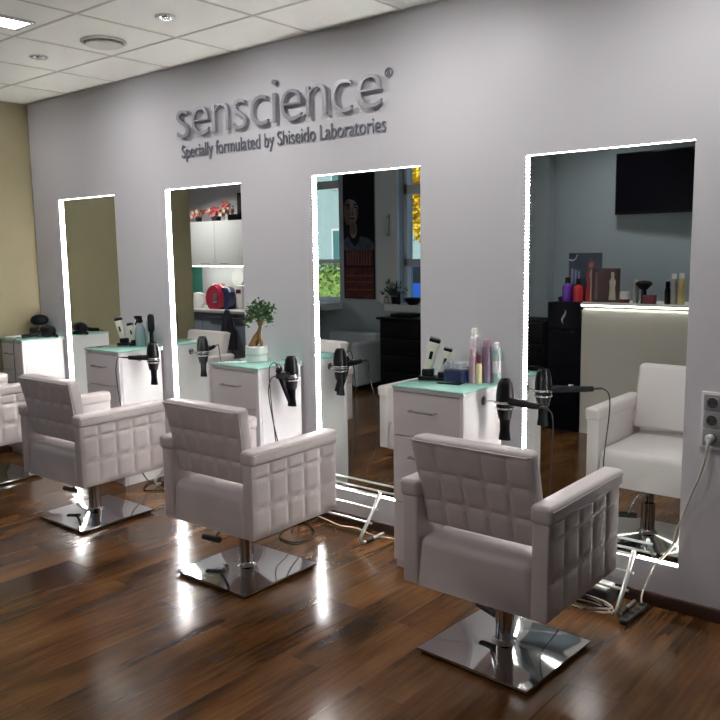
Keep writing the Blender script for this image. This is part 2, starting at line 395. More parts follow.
# ------------------------------------------------------------------ lettering on the wall
sign = thing('wall_lettering', 'raised brushed metal lettering with a smaller line below, on the wall above the mirrors', 'sign', (-4.205, 0, 2.245))
word = 'senscience'; XH = .170; target = 1.645
meshes = [text_mesh(ch, .30, .010, -.005) for ch in word]
ws = [(min(v.co.x for v in me.vertices), max(v.co.x for v in me.vertices)) for me in meshes]
xh = max(v.co.y for v in meshes[2].vertices)-0
sz = XH/xh
gap = (target-sum((b_-a)*sz*1.08 for a, b_ in ws))/(len(word)-1)
x = 0
for ch, me, (a, b_) in zip(word, meshes, ws):
    for v in me.vertices:
        X, Y, Z = v.co; v.co = ((X-a)*sz*1.08, -.022-Z, Y*sz)
    me.materials.clear(); me.materials.append(M['letters'])
    for p_ in me.polygons: p_.use_smooth = False
    o = bpy.data.objects.new('letter', me); COL.objects.link(o); o.parent = sign; o.location = (x, 0, 0)
    x += (b_-a)*sz*1.08+gap
me = text_mesh('Specially formulated by Shiseido Laboratories', .1, .003, -.0003)
x0_ = min(v.co.x for v in me.vertices); x1_ = max(v.co.x for v in me.vertices); k = 1.64/(x1_-x0_)
for v in me.vertices: X, Y, Z = v.co; v.co = ((X-x0_)*k, -.006-Z, Y*k*1.28)
me.materials.clear(); me.materials.append(M['letters_dark'])
o = bpy.data.objects.new('tagline', me); COL.objects.link(o); o.parent = sign; o.location = (.015, 0, -.118)
b = MB(); prof = [(.019, 0), (.024, 0), (.024, .008), (.019, .008)]
b.lathe(prof+[prof[0]], (1.675, -.002, .165), 24, (0, -1, 0), cap=False); b.build('registered_mark_ring', 'letters_dark', sign)
me = text_mesh('R', .034, .003, .0006)
for v in me.vertices: X, Y, Z = v.co; v.co = (X, -.006-Z, Y)
me.materials.clear(); me.materials.append(M['letters_dark'])
o = bpy.data.objects.new('registered_mark_letter', me); COL.objects.link(o); o.parent = sign; o.location = (1.664, 0, .153)

# ------------------------------------------------------------------ ceiling fittings
def sq_light(loc, s, lit, label, k=1.0):
    t = thing('recessed_downlight', label, 'ceiling light', (loc[0], loc[1], ZC))
    b = MB(); r_ = s/2; f = .018
    for q in ((-r_, r_, -r_, -r_+f), (-r_, r_, r_-f, r_), (-r_, -r_+f, -r_+f, r_-f), (r_-f, r_, -r_+f, r_-f)): b.box(*q, -.008, .004)
    b.build('trim_frame', 'satin', t)
    MB().box(-r_+f, r_-f, -r_+f, r_-f, -.003, .004).build('diffuser', 'diff' if lit else 'diff_dim', t)
    if lit: 
        l = lamp('downlight_lamp', (0, 0, -.012), s*.8, DOWNLIGHT_W*k, (1, .93, .92)); l.parent = t
    return t
def spot(loc, label, k=1.0):
    t = thing('ceiling_spotlight', label, 'ceiling light', (loc[0], loc[1], ZC))
    b = MB(); b.lathe([(.030, .002), (.052, .002), (.052, -.004), (.046, -.008), (.030, -.006), (.030, .002)], seg=28, cap=False); b.build('trim_ring', 'satin', t)
    MB().lathe([(.001, -.001), (.029, -.001), (.029, .004), (.001, .004)], seg=24).build('lens', 'diff_dim', t)
    MB().lathe([(.001, -.012), (.018, -.010), (.024, -.001)], (0.006, 0.0, 0), seg=20).build('lamp_bulb', 'satin', t)
    l = lamp('wall_washer_lamp', (0, .0, -.02), .05, WALLWASH_W*k, (1, .97, .97), 150); l.rotation_euler = Vector((0, .62, -1.75)).to_track_quat('-Z', 'Y').to_euler(); l.parent = t
    return t
for x_, lb_ in ((-2.16, 'small round ceiling spotlight out of view above the bonsai cabinet mirror'), (-.95, 'small round ceiling spotlight out of view above the rightmost mirror'), (-5.79, 'added small round ceiling spotlight, unseen, in the far left corner')): spot((x_, -.72), lb_, .42 if x_ < -5 else 1.2)  # far left spot is an added unseen lamp that lifts the left wall
sq_light((-4.02, -1.19), .19, 1, 'square recessed ceiling light, brightly lit, beside the round vent')
spot((-4.58, -.72), 'small round ceiling spotlight nearest the beige wall')
spot((-3.37, -.72), 'small round ceiling spotlight above the lettering, right of the vent')
for x, y, lb_ in ((-1.6, -3.0, 'over the reception desk'), (-8.1, -2.75, 'in front of the kitchen'), (-2.81, -3.2, 'over the black trolley')):  # unseen downlights added to brighten the desk side and the kitchen
    sq_light((x, y), .19, 1, 'added unseen square ceiling light '+lb_, 5 if 'kitchen' in lb_ else 1.2)['group'] = 'added ceiling lights out of view'
t = thing('ceiling_vent', 'round white ceiling vent with a raised disc above the first two mirrors', 'vent', (-4.0, -.66, ZC)); t.scale = (.74, .74, .8)
MB().lathe([(.10, .0), (.165, .0), (.168, -.006), (.155, -.016), (.140, -.012), (.135, 0), (.10, 0)], seg=40, cap=False).build('outer_ring', 'vent', t)
MB().lathe([(.001, -.012), (.120, -.016), (.136, -.022), (.130, -.030), (.001, -.032)], seg=40).build('disc', 'vent', t)
for a in range(3): MB().box(-.004, .004, .09, .14, -.02, -.002, mtx=Matrix.Rotation(a*2*PI/3+.4, 4, 'Z')).build('bracket', 'satin', t)

# ------------------------------------------------------------------ cabinets
CW, CD, CH = .397, .35, .902
def cabinet():
    t = thing('drawer_cabinet', '', 'cabinet')
    MB().box(-CW+.004, 0, -CD+.022, -.016, .0, CH-.026, r=.0015, seg=1).build('body', 'cab', t)
    b = MB(); b.box(-CW, .002, -CD-.006, -.001, CH-.010, CH, r=.002, seg=2); b.build('glass_top', 'glass_top', t, 'mint green glass top')
    MB().box(-CW+.002, 0, -CD+.002, -.001, CH-.026, CH-.010).build('top_panel', 'cab', t)
    for z0, z1, hz in ((.665, CH-.030, .79), (.34, .660, .57), (.045, .335, .25)):
        d = MB().box(-CW+.006, -.024, -CD, -CD+.021, z0, z1, r=.0015, seg=1).build('drawer', 'cab_front', t, 'greyish lilac drawer front')
        hb = MB(); hb.tube([(-.285, -CD, hz), (-.285, -CD-.028, hz), (-.145, -CD-.028, hz), (-.145, -CD, hz)], .0055, 8); hb.build('handle', 'satin', d)
    MB().box(-CW+.01, -.02, -CD+.03, -CD+.035, .0, .045).build('plinth', 'cab_front', t)
    MB().box(-.023, 0, -CD+.0, -CD+.021, .0, CH-.026, r=.001, seg=1).build('side_panel_edge', 'cab', t)
    return t
clab = ['white drawer cabinet with green glass top at the far left, dryer lying on it',
        'white drawer cabinet with green glass top holding clippers and a spray bottle',
        'white drawer cabinet with green glass top holding the potted bonsai',
        'white drawer cabinet with green glass top crowded with clippers and spray cans']
c0 = cabinet(); CX = [MX0+i*MP-.102+(.065 if i == 3 else 0) for i in range(4)]
for i in range(4):
    o = c0 if i == 0 else dup(c0)
    if i == 3: o.scale.x = .80
    o.location = (CX[i], 0, 0); o['label'] = clab[3-i]; o['group'] = 'drawer cabinets between the mirrors'

# ------------------------------------------------------------------ chairs
def chair(W=.608, Dp=.558, zb=.307, zt=.685, bt=.868, bb=.522, wt=.250, wb=.220, ot=-.030, ob=.036):
    t = thing('salon_chair', '', 'chair')
    aw = .068; st_ = zb+.173
    hx, hy = W/2, Dp/2
    # seat cushion
    b = MB(); xi = hx-aw-.002
    b.box(-xi, xi, -hy+.003, hy-.003, zb-.05, st_, r=.036, seg=6)
    for v in b.bm.verts:
        if v.co.z < zb+.093:
            if abs(v.co.x) > xi-.0361: v.co.x = math.copysign(xi, v.co.x)
            if abs(v.co.y) > hy-.0391: v.co.y = math.copysign(hy-.003, v.co.y)
        v.co.z = max(zb-.012, v.co.z)
    bmesh.ops.remove_doubles(b.bm, verts=b.bm.verts, dist=.0002)
    for v in b.bm.verts:
        if v.co.z > st_-.03: v.co.z += .018*max(0, math.cos(v.co.x/xi*PI/2))**.5*max(0, math.cos(v.co.y/hy*PI/2))**.5
    b.build('seat', 'leather', t, 'smooth white seat cushion')
    b = MB(); b.box(-.11, .11, -.11, .11, zb-.035, zb-.01, r=.004); b.build('mounting_plate', 'black_matt', t)
    for s in (-1, 1):
        xa, xb = sorted((s*(hx-aw), s*(hx-.006)))
        a = MB().box(xa, xb, -hy, hy, zb-.012, zt-.05, r=.008).build('armrest', 'leather', t)
        p = MB(); xo = s*(hx-.008)
        ya, yb = (-hy+.004, hy-.004)
        ub = [0, .19, .39, .59, .79, 1]; vb = [0, .40, .80, 1]
        if s > 0: cc = [(xo, ya, zb-.006), (xo, yb, zb-.006), (xo, yb, zt-.052), (xo, ya, zt-.052)]
        else: cc = [(xo, yb, zb-.006), (xo, ya, zb-.006), (xo, ya, zt-.052), (xo, yb, zt-.052)]
        if s < 0: ub = [0, .21, .41, .61, .81, 1]
        p.quilt(cc, (s, 0, 0), ub, vb, .008, .001)
        p.build('quilted_panel', 'leather', a, 'square quilted leather side panel')
        xa, xb = sorted((s*(hx-aw-.006), s*(hx+.007)))
        MB().box(xa, xb, -hy-.007, hy+.006, zt-.062, zt+.004, r=.018, seg=5).build('arm_pad', 'leather', a)
        q = MB(); q.tube([(s*(hx+.006), -hy-.002, zt-.013), (s*(hx+.006), hy, zt-.013)], .0028, 6); q.build('piping', 'leather', a)
    # backrest: leans to the rear, wider at the top
    yt, yb_ = -hy+ot, -hy+ob; th = .085
    b = MB(); b.hexa([(-wb, yb_+.01, bb), (wb, yb_+.01, bb), (wb, yb_+th, bb), (-wb, yb_+th, bb), (-wt, yt+.006, bt), (wt, yt+.006, bt), (wt-.012, yt+th, bt), (-wt+.012, yt+th, bt)], r=.020, seg=4)
    bk = b.build('backrest', 'leather', t)
    nrm = Vector((0, -(bt-bb), -(yb_-yt))).normalized(); nrm = Vector((0, -(bt-bb), (yt-yb_))).normalized()
    k0, k1 = .0, .955
    def P(sx, f): return (sx*(wb+(wt-wb)*f-.001), yb_+(yt-yb_)*f+.008, bb+(bt-bb)*f+.004)
    b = MB(); b.quilt([P(-1, k0), P(1, k0), P(1, k1), P(-1, k1)], nrm, [0, .2, .4, .6, .8, 1], [0, .30, .64, 1], .009, .002)
    b.build('quilted_panel', 'leather', bk, 'square quilted rear of the backrest')
    b = MB(); b.tube([(-wt+.012, yt-.0005, bt-.014), (wt-.012, yt-.0005, bt-.014)], .003, 6); b.build('piping', 'leather', bk)
    for s in (-1, 1): MB().box(min(s*(wb-.015), s*(W/2-aw)), max(s*(wb-.015), s*(W/2-aw)), yb_+.035, yb_+.065, bb+.03, bb+.09, r=.002).build('backrest_bracket', 'leather', t)
    return t
def chair_foot(t, off=(0, 0), ang=0, lever=(-.30, .05)):
    X, Y = off; S = .238
    # domed square plate
    b = MB(); N = 16; G = []
    rm = Matrix.Rotation(ang, 3, 'Z')
    for i in range(N+1):
        row = []
        for j in range(N+1):
            u, v = i/N*2-1, j/N*2-1; r_ = max(abs(u), abs(v)); rr = math.hypot(u, v)
            z = .022+.020*max(0, 1-rr/1.15)**1.2
            p = rm @ Vector((u*S, v*S, z)); row.append(b.bm.verts.new((p.x+X, p.y+Y, p.z)))
        G.append(row)
    for i in range(N):
        for j in range(N): b.bm.faces.new((G[i][j], G[i+1][j], G[i+1][j+1], G[i][j+1]))
    bd = [G[i][0] for i in range(N+1)]+[G[N][j] for j in range(1, N+1)]+[G[i][N] for i in range(N-1, -1, -1)]+[G[0][j] for j in range(N-1, 0, -1)]
    lo = [b.bm.verts.new((v.co.x, v.co.y, .013)) for v in bd]
    for k in range(len(bd)): b.bm.faces.new((bd[k], lo[k], lo[(k+1) % len(bd)], bd[(k+1) % len(bd)]))
    b.bm.faces.new(lo[::-1])
    pl = b.build('base_plate', 'chrome', t, 'square polished chrome base plate')
    mt = Matrix.Translation((X, Y, 0)) @ rm.to_4x4()
    MB().box(-S+.012, S-.012, -S+.012, S-.012, 0, .013, mtx=mt).build('base_pad', 'black_matt', pl)
    MB().lathe([(.052, .036), (.046, .044), (.038, .050), (.036, .058), (.036, .20), (.027, .205), (.027, .30)], (X, Y, 0), 32).build('column', 'chrome', t)
    lx, ly = lever
    b = MB(); b.tube([(X, Y, .235), (X+lx*.35, Y+ly*.35, .232), (X+lx*.62, Y+ly*.62, .17), (X+lx*.75, Y+ly*.75, .125)], .007, 8, smooth=4); lv = b.build('pump_lever', 'chrome', t)
    v = Vector((lx, ly, 0)).normalized(); sdv = Vector((-v.y, v.x, 0)); c = Vector((X+lx*.85, Y+ly*.85, .12))
    MB().tube([c-v*.055, c+v*.055], .015, 10).build('lever_grip', 'rubber', lv)
CH_POS = [(-1.388, -.772, R(.3), (-.048, .038), R(-3)), (-2.767, -.803, R(1.5), (-.028, -.018), R(-1)), (-4.067, -.818, R(1.4), (-.065, .02), R(-1)), (-5.37, -.815, R(1), (-.05, .02), 0)]
chl = ['white quilted leather styling chair nearest the camera, in front of the rightmost mirror',
       'white quilted leather styling chair second from the right, in front of the bonsai cabinet',
       'white quilted leather styling chair third from the right, left of the mirror showing the kitchen',
       'white quilted leather styling chair cut off by the left edge of the photo']
ch0_proto = chair()
for i, (x, y, a, off, ba) in enumerate(CH_POS):
    o = chair(.586, .58, .338, .713, .886, .546, .236, .220, -.035, .058) if i == 0 else dup(ch0_proto)
    o.location = (x, y, 0); o.rotation_euler = (0, 0, a); o['label'] = chl[i]; o['group'] = 'styling chairs facing the mirrors'
    chair_foot(o, off, ba, (-.27, -.02) if i != 0 else (-.12, .05))
def rem(o):
    for k in kids(o): rem(k)
    bpy.data.objects.remove(o)
rem(ch0_proto)

# ------------------------------------------------------------------ chrome foot rests
def footrest():
    t = thing('foot_rest', '', 'foot rest'); w_ = .50
    for x in (0, -w_):
        b = MB(); b.tube([(x, -.045, .245), (x, -.12, .15), (x, -.20, .06), (x, -.215, .030), (x, -.195, .012), (x, -.16, .011), (x, -.02, .011)], .0095, 10, smooth=5); b.build('side_tube', 'satin_white', t)
        b = MB(); b.tube([(x, -.175, .012), (x, -.115, .012)], .0115, 10); b.build('rubber_sleeve', 'rubber', t)
    for y, z in ((-.05, .228), (-.098, .168), (-.147, .107)):
        b = MB(); b.tube([(-w_-.02, y, z), (.02, y, z)], .0065, 8); b.build('rung', 'satin_white', t)
    return t
f0 = footrest()
flab = ['chrome ladder-style foot rest under the rightmost mirror, beside the power strip', 'chrome ladder-style foot rest under the mirror reflecting the poster',
        'chrome ladder-style foot rest half hidden behind the second chair, under the kitchen mirror', 'chrome ladder-style foot rest under the far left mirror']
for i, x in enumerate((-1.195, -2.57, -3.83, -5.15)):
    o = f0 if i == 0 else dup(f0); o.location = (x, -.015, 0); o['label'] = flab[i]; o['group'] = 'foot rests under the mirrors'

# ------------------------------------------------------------------ hair dryers in their holders
def dryer(name_label, loc, hdir, hlen, tilt=None, group='hair dryers', hz=.02):
    """barrel hangs nozzle down; handle leaves along hdir (x,y)"""
    t = thing('hair_dryer', name_label, 'hair dryer', loc, 0, group)
    if tilt: t.rotation_euler = tilt
    MB().lathe([(.001, .118), (.020, .117), (.027, .112), (.033, .100), (.038, .075), (.041, .045), (.041, .015), (.038, -.01), (.034, -.035), (.029, -.062), (.001, -.062)], seg=28).build('barrel', 'black', t)
    b = MB(); b.lathe([(.001, -.060), (.028, -.060), (.025, -.085), (.024, -.115), (.030, -.160), (.027, -.160), (.001, -.155)], seg=24, sx=1, sy=.62); b.build('nozzle', 'black_matt', t)
    b = MB()
    for z in (.015, -.012): b.lathe([(.0405, z-.004), (.044, z-.004), (.044, z+.004), (.0405, z+.004), (.0405, z-.004)], seg=28, cap=False)
    b.build('chrome_band', 'satin', t)
    g = MB()
    for k in range(5): g.lathe([(.006+.005*k, .1175), (.008+.005*k, .1175), (.008+.005*k, .1195-.0004*k), (.006+.005*k, .1195-.0004*k), (.006+.005*k, .1175)], seg=20, cap=False)
    g.build('intake_grille', 'black_matt', t)
    d = Vector((hdir[0], hdir[1], 0)).normalized()
    h = MB(); h.tube([d*.03+Vector((0, 0, hz)), d*.07+Vector((0, 0, hz+.003)), d*hlen*.75+Vector((0, 0, hz+.006)), d*hlen+Vector((0, 0, hz+.010))], .019, 12, smooth=4, r1=.0125); hd = h.build('handle', 'black_matt', t)
    s = MB(); c = d*(hlen*.55)+Vector((0, 0, hz+.024)); s.box(c.x-.012, c.x+.012, c.y-.006, c.y+.006, c.z-.006, c.z+.003, r=.002); s.build('switch', 'satin', hd)
    r_ = MB(); r_.tube([d*hlen+Vector((0, 0, hz+.010)), d*(hlen+.04)+Vector((0, 0, hz+.014))], .006, 8, r1=.004); r_.build('cord_sleeve', 'rubber', hd)
    global LAST; LAST = t
    return Vector(loc)+d*(hlen+.04)+Vector((0, 0, hz+.014))
def holder(x, y, z, dx, dy, lab):
    t = thing('dryer_holder', lab, 'holder', (x, y, z), 0, 'dryer holders on cabinet sides')
    MB().lathe([(.001, 0), (.022, 0), (.022, .005), (.012, .010), (.001, .011)], seg=24, axis=(1, 0, 0)).build('wall_disc', 'satin', t)
    MB().tube([(.006, 0, 0), (dx-.046, dy, 0)], .003, 8).build('rod', 'satin', t)
    b = MB(); n_ = 24; b.tube([(dx+.0475*math.cos(PI+.3+k*(2*PI-.6)/n_), dy+.0475*math.sin(PI+.3+k*(2*PI-.6)/n_), 0) for k in range(n_+1)], .003, 6); b.build('ring', 'satin', t)
def cord(name, pts, mat_, label, r=.003, group=None, cat='cord', parent=None):
    if parent:
        q = parent.matrix_basis.inverted(); return MB().tube([q @ Vector(p) for p in pts], r, 6, smooth=8).build(name, mat_, parent)
    return tag(MB().tube(pts, r, 6, smooth=8).build(name, mat_), label, cat, group)

holder(-1.866, -.185, .842, .102, .02, 'steel ring holder on the side of the cabinet with spray cans')
e4 = dryer('black hair dryer hanging beside the cabinet with spray cans, handle to the right', (-1.764, -.165, .83), (.258, -.105), .235)
cord('dryer_cord', [e4, e4+Vector((.03, -.008, -.03)), (-1.475, -.275, .74), (-1.49, -.26, .5), (-1.47, -.23, .25), (-1.42, -.18, .05), (-1.36, -.13, .012)], 'rubber', 'black cord hanging from the dryer nearest the camera', parent=LAST)
holder(-3.180, -.195, .842, .09, .01, 'steel ring holder on the side of the bonsai cabinet')
e3 = dryer('black hair dryer hanging beside the bonsai cabinet, handle towards the camera', (-3.09, -.185, .838), (.05, -.19), .155)
cord('dryer_cord', [e3, e3+Vector((.0, -.02, -.02)), e3+Vector((-.005, -.03, -.10)), (-2.985, -.41, .55), (-2.96, -.34, .3), (-2.99, -.22, .14), (-3.0, -.14, .05), (-3.05, -.12, .010)], 'rubber', 'black cord hanging from the dryer at the bonsai cabinet', parent=LAST)
t = thing('hair_straightener', 'black hair straightener hanging slanted beside the dryer at the bonsai cabinet', 'straightener', (-3.108, -.262, .90))
b = MB(); b.tube([(0, 0, 0), (-.004, .035, -.08), (-.008, .090, -.20)], .018, 10, smooth=3, r1=.010); b.build('lower_arm', 'black', t)
b = MB(); b.tube([(0, -.01, -.01), (.012, .012, -.09), (.010, .070, -.21)], .014, 10, smooth=3, r1=.008); b.build('upper_arm', 'black_matt', t)
b = MB(); b.tube([(0, 0, 0), (0, -.01, .02)], .012, 10); b.build('hinge', 'satin', t)
cord('straightener_cord', [(-3.108, -.275, .92), (-3.112, -.30, .93), (-3.115, -.33, .88), (-3.09, -.33, .6), (-3.09, -.28, .3), (-3.07, -.18, .06), (-3.12, -.14, .010)], 'rubber', 'black cord hanging from the hair straightener', parent=t)
holder(-4.492, -.195, .842, .135, .01, 'steel ring holder on the side of the clipper cabinet, third from right')
e2 = dryer('black hair dryer hanging beside the clipper cabinet, handle towards the camera', (-4.350, -.185, .838), (-.07, -.18), .16)
cord('dryer_cord', [e2, e2+Vector((-.01, -.025, -.005)), e2+Vector((-.015, -.04, -.10)), (-4.42, -.40, .55), (-4.41, -.36, .3), (-4.38, -.26, .05), (-4.30, -.20, .010)], 'rubber', 'black cord hanging from the dryer at the clipper cabinet', parent=LAST)

# ------------------------------------------------------------------ things on the cabinet tops
TZ = CH
def can(label, x, y, r, h, m, mc, name='spray_can', cat='spray can', cap_h=None, group=None, zt=TZ, band=None):
    t = thing(name, label, cat, (x, y, zt), 0, group); ch_ = cap_h or h*.16
    MB().lathe([(.001, 0), (r*.94, 0), (r, .004), (r, h-ch_-.012), (r*.86, h-ch_-.002), (r*.80, h-ch_), (.001, h-ch_)], seg=24).build('body', m, t)
    MB().lathe([(.001, h-ch_), (r*.72, h-ch_), (r*.70, h-.006), (r*.5, h), (.001, h)], seg=20).build('cap', mc, t)
    if band: MB().lathe([(r+.0004, h*.25), (r+.0008, h*.25), (r+.0008, h*.55), (r+.0004, h*.55), (r+.0004, h*.25)], seg=24, cap=False).build('label_band', band, t)
    return t
g4 = 'bottles and cans on the rightmost cabinet'
can('tall white spray can, tallest at the back of the spray can cabinet', -1.994, -.050, .022, .255, 'white_can', 'white_pl', group=g4, band='silver_can')
can('lilac spray can with pink cap between the white and the pale mint can', -1.930, -.050, .023, .205, 'lilac', 'pink', group=g4)
can('pale mint and white spray can at the right end of the row', -1.888, -.028, .0225, .190, 'mint_can', 'white_pl', group=g4, band='white_can')
can('short pink bottle in front of the tall white spray can', -1.975, -.100, .019, .165, 'pink', 'pink', 'pump_bottle', 'bottle', .03, g4)
can('small cream bottle with maroon cap in front of the lilac can', -1.945, -.092, .014, .135, 'yellow', 'darkred', 'pump_bottle', 'bottle', .04, g4)
def clipper(label, x, y, s=1, rz=0, lean=R(14), group=None):
    t = thing('hair_clipper', label, 'hair clipper', (x, y, TZ), rz, group)
    st = MB(); st.box(-.040*s, .040*s, -.035*s, .030*s, 0, .018*s, r=.007*s); st.box(-.026*s, .026*s, -.022*s, .026*s, .014*s, .048*s, r=.009*s)
    st.build('charging_stand', 'black', t)
    mt = Matrix.Translation((-.004, 0, .032*s)) @ Matrix.Rotation(lean, 4, 'Y')
    b = MB(); b.hexa([mt @ Vector(q) for q in ((-.017*s, -.014*s, 0), (.017*s, -.014*s, 0), (.017*s, .014*s, 0), (-.017*s, .014*s, 0), (-.024*s, -.016*s, .135*s), (.024*s, -.016*s, .135*s), (.024*s, .016*s, .135*s), (-.024*s, .016*s, .135*s))], r=.006*s)
    bd = b.build('body', 'cream_pl', t)
    MB().box(-.007*s, .007*s, -.0175*s, -.0135*s, .060*s, .095*s, r=.0015, mtx=mt).build('switch', 'black', bd)
    MB().box(-.023*s, .023*s, -.014*s, .014*s, .133*s, .150*s, r=.003*s, mtx=mt).build('blade_head', 'black_matt', bd)
    c_ = MB()
    for k in range(9): x_ = (-.020+.005*k)*s; c_.box(x_-.001*s, x_+.001*s, -.016*s, -.004*s, .148*s, .158*s, mtx=mt)
    c_.build('blade_teeth', 'satin', bd)
    return t
clipper('larger cream hair clipper standing in its black charger on the spray can cabinet', -2.206, -.135, 1.13, R(25))
clipper('smaller cream hair clipper beside the blue tub on the spray can cabinet', -2.134, -.115, .88, R(25))
t = thing('comb_tub', 'dark blue tub of hairdressing combs and clips with clear lid', 'tub', (-2.050, -.110, TZ))
b = MB(); b.box(-.058, .058, -.045, .045, 0, .062, r=.012); b.build('tub', 'navy', t)
b = MB(); b.box(-.056, .056, -.043, .043, .066, .098, r=.010); b.build('clear_lid', 'clear', t)
b = MB()
for (x, y, dx, h) in ((-.03, -.01, .03, .15), (-.02, .01, .05, .14), (.0, .0, -.03, .12)): b.tube([(x, y, .03), (x+dx, y, h)], .0028, 6)
b.build('comb_handles', 'white_pl', t)
t = thing('cutting_comb', 'thin black comb lying in front of the blue tub', 'comb', (-2.05, -.185, TZ), R(8))
b = MB(); b.box(-.06, .06, -.003, .003, 0, .004)
for k in range(24): b.box(-.058+k*.005, -.056+k*.005, -.022, -.003, .0005, .003)
b.build('comb', 'black', t)

# potted bonsai
t = thing('potted_bonsai', 'small ginseng ficus bonsai in a round white pot on the green glass', 'potted plant', (-3.395, -.155, TZ))
MB().lathe([(.001, 0), (.058, 0), (.064, .006), (.064, .088), (.060, .092), (.056, .088), (.055, .074), (.001, .074)], seg=40).build('pot', 'pot', t)
MB().lathe([(.0642, .036), (.0652, .037), (.0652, .050), (.0642, .051), (.0642, .036)], seg=40, cap=False).build('pot_band', 'pot_band', t)
MB().lathe([(.001, .070), (.055, .070), (.050, .082), (.001, .086)], seg=24).build('soil', 'soil', t)
def lean(b):
    for v in b.bm.verts: v.co.x += max(0, v.co.z-.09)*.24
b = MB()
b.tube([(-.040, 0, .075), (-.030, -.004, .110), (-.012, 0, .150), (.004, 0, .178), (.008, 0, .205)], .024, 14, smooth=5, r1=.009)
b.tube([(.034, .004, .075), (.036, .004, .105), (.020, 0, .140), (.004, 0, .175)], .010, 12, smooth=5, r1=.011)
b.tube([(-.012, -.012, .074), (-.014, -.008, .115), (0, 0, .165)], .018, 12, smooth=5, r1=.012)
b.ball((-.018, 0, .120), .030, .022, .038, 2)
lean(b); b.build('trunk', 'bark', t)
b = MB(); tips = []
for k in range(16):
    a = random.uniform(0, 2*PI); r_ = random.uniform(.02, .085); z = random.uniform(.235, .335); tip = Vector((.008+r_*math.cos(a), r_*.8*math.sin(a), z)); tips.append(tip)
    b.tube([(.006, 0, .195), (.008+r_*.3*math.cos(a), r_*.3*math.sin(a), .20+(z-.2)*.5), tip], .003, 6, smooth=3, r1=.0012)
for q in ((-.085, 0, .262), (-.092, 0, .240), (-.075, -.01, .225)): b.tube([(.0, 0, .20), (-.04, 0, .245), q], .003, 6, smooth=3, r1=.0012); tips.append(Vector(q))
lean(b); b.build('branches', 'bark', t)
b = MB()
for tip in tips:
    for k in range(26):
        d = Vector((random.uniform(-1, 1), random.uniform(-1, 1), random.uniform(-.5, .9))); b.leaf(tip+Vector([random.gauss(0, .013) for _ in range(3)]), d, random.uniform(.020, .030), random.uniform(.011, .016))
lean(b); b.build('leaves', 'leaf', t)

# clippers and bottle on the third cabinet from the right
clipper('cream hair clipper standing in black charger beside the spray bottle', -4.785, -.105, 1.05, R(30), R(-12))
clipper('grey-handled small clipper between the cream clipper and the spray bottle', -4.705, -.075, .85, R(30), R(-12))
t = thing('spray_bottle', 'blue-grey water spray bottle with black trigger', 'spray bottle', (-4.636, -.075, TZ))
MB().lathe([(.001, 0), (.031, 0), (.034, .006), (.034, .110), (.026, .138), (.015, .150), (.015, .165), (.001, .165)], seg=24).build('bottle', 'spray', t)
b = MB(); b.box(-.016, .016, -.016, .016, .160, .182, r=.004); b.box(-.045, .018, -.011, .011, .180, .208, r=.006); b.tube([(-.030, 0, .185), (-.040, 0, .160), (-.052, 0, .145)], .006, 8, smooth=3); b.tube([(-.042, 0, .195), (-.060, 0, .197)], .007, 8)
b.build('trigger_head', 'black', t)
t = thing('spray_can', 'slim pale can with white cap just behind the spray bottle', 'spray can', (-4.575, -.045, TZ))
MB().lathe([(.001, 0), (.020, 0), (.020, .165), (.015, .178), (.001, .178)], seg=20).build('body', 'mint_can', t)
MB().lathe([(.001, .178), (.014, .178), (.013, .205), (.001, .207)], seg=16).build('cap', 'white_pl', t)
t = thing('round_hairbrush', 'tall black round hairbrush standing upright behind the hanging dryer', 'hairbrush', (-4.51, -.075, TZ))
MB().lathe([(.001, 0), (.016, 0), (.013, .05), (.013, .10), (.020, .11), (.023, .13), (.023, .205), (.016, .222), (.001, .226)], seg=20).build('bristle_barrel', 'black_matt', t)
MB().lathe([(.001, -.0), (.018, 0), (.018, .012), (.001, .012)], seg=20).build('foot', 'black', t)

# far left cabinet: brush, dryer lying, tray
t = thing('makeup_brush', 'short wooden brush with dark domed bristles standing at far left', 'brush', (-5.965, -.075, TZ))
MB().lathe([(.001, 0), (.032, 0), (.036, .02), (.030, .05), (.034, .085), (.001, .085)], seg=24).build('handle', 'wood', t)
MB().lathe([(.001, .080), (.045, .085), (.066, .105), (.068, .125), (.056, .148), (.030, .160), (.001, .163)], seg=28).build('bristles', 'black_matt', t)
t = thing('hair_dryer', 'black hair dryer lying on its side on the far left cabinet', 'hair dryer', (-5.80, -.13, TZ+.048), 0, 'hair dryers')
ax = Vector((.9, .25, 0)).normalized()
MB().lathe([(.001, -.13), (.026, -.13), (.030, -.09), (.038, -.06), (.047, -.01), (.047, .04), (.040, .08), (.025, .095), (.001, .098)], (0, 0, 0), 28, ax).build('barrel', 'black', t)
b = MB(); b.tube([ax*.02+Vector((0, -.02, 0)), ax*.0+Vector((0, -.09, -.022)), ax*-.02+Vector((0, -.17, -.030))], .018, 10, smooth=3, r1=.014); b.build('handle', 'black_matt', t)
b = MB(); b.lathe([(.0472, -.012), (.0485, -.012), (.0485, -.004), (.0472, -.004), (.0472, -.012)], (0, 0, 0), 28, ax, cap=False); b.build('chrome_band', 'satin', t)
cord('dryer_cord', [(-5.83, -.31, TZ+.012), (-5.835, -.345, TZ+.008), (-5.825, -.37, TZ-.03), (-5.83, -.37, .7), (-5.81, -.375, .45), (-5.78, -.36, .1), (-5.74, -.30, .01)], 'rubber', 'black cord hanging over the front edge of the far left cabinet', parent=t)
t = thing('curling_iron', 'black curling iron lying on the far left cabinet by the mirror', 'curling iron', (-5.76, -.06, TZ+.013))
b = MB(); b.tube([(-.02, .0, .0), (.10, -.05, .0)], .013, 10); b.build('handle', 'black_matt', t)
MB().tube([(-.13, .03, .0), (-.02, .0, .0)], .009, 10).build('barrel', 'satin', t)
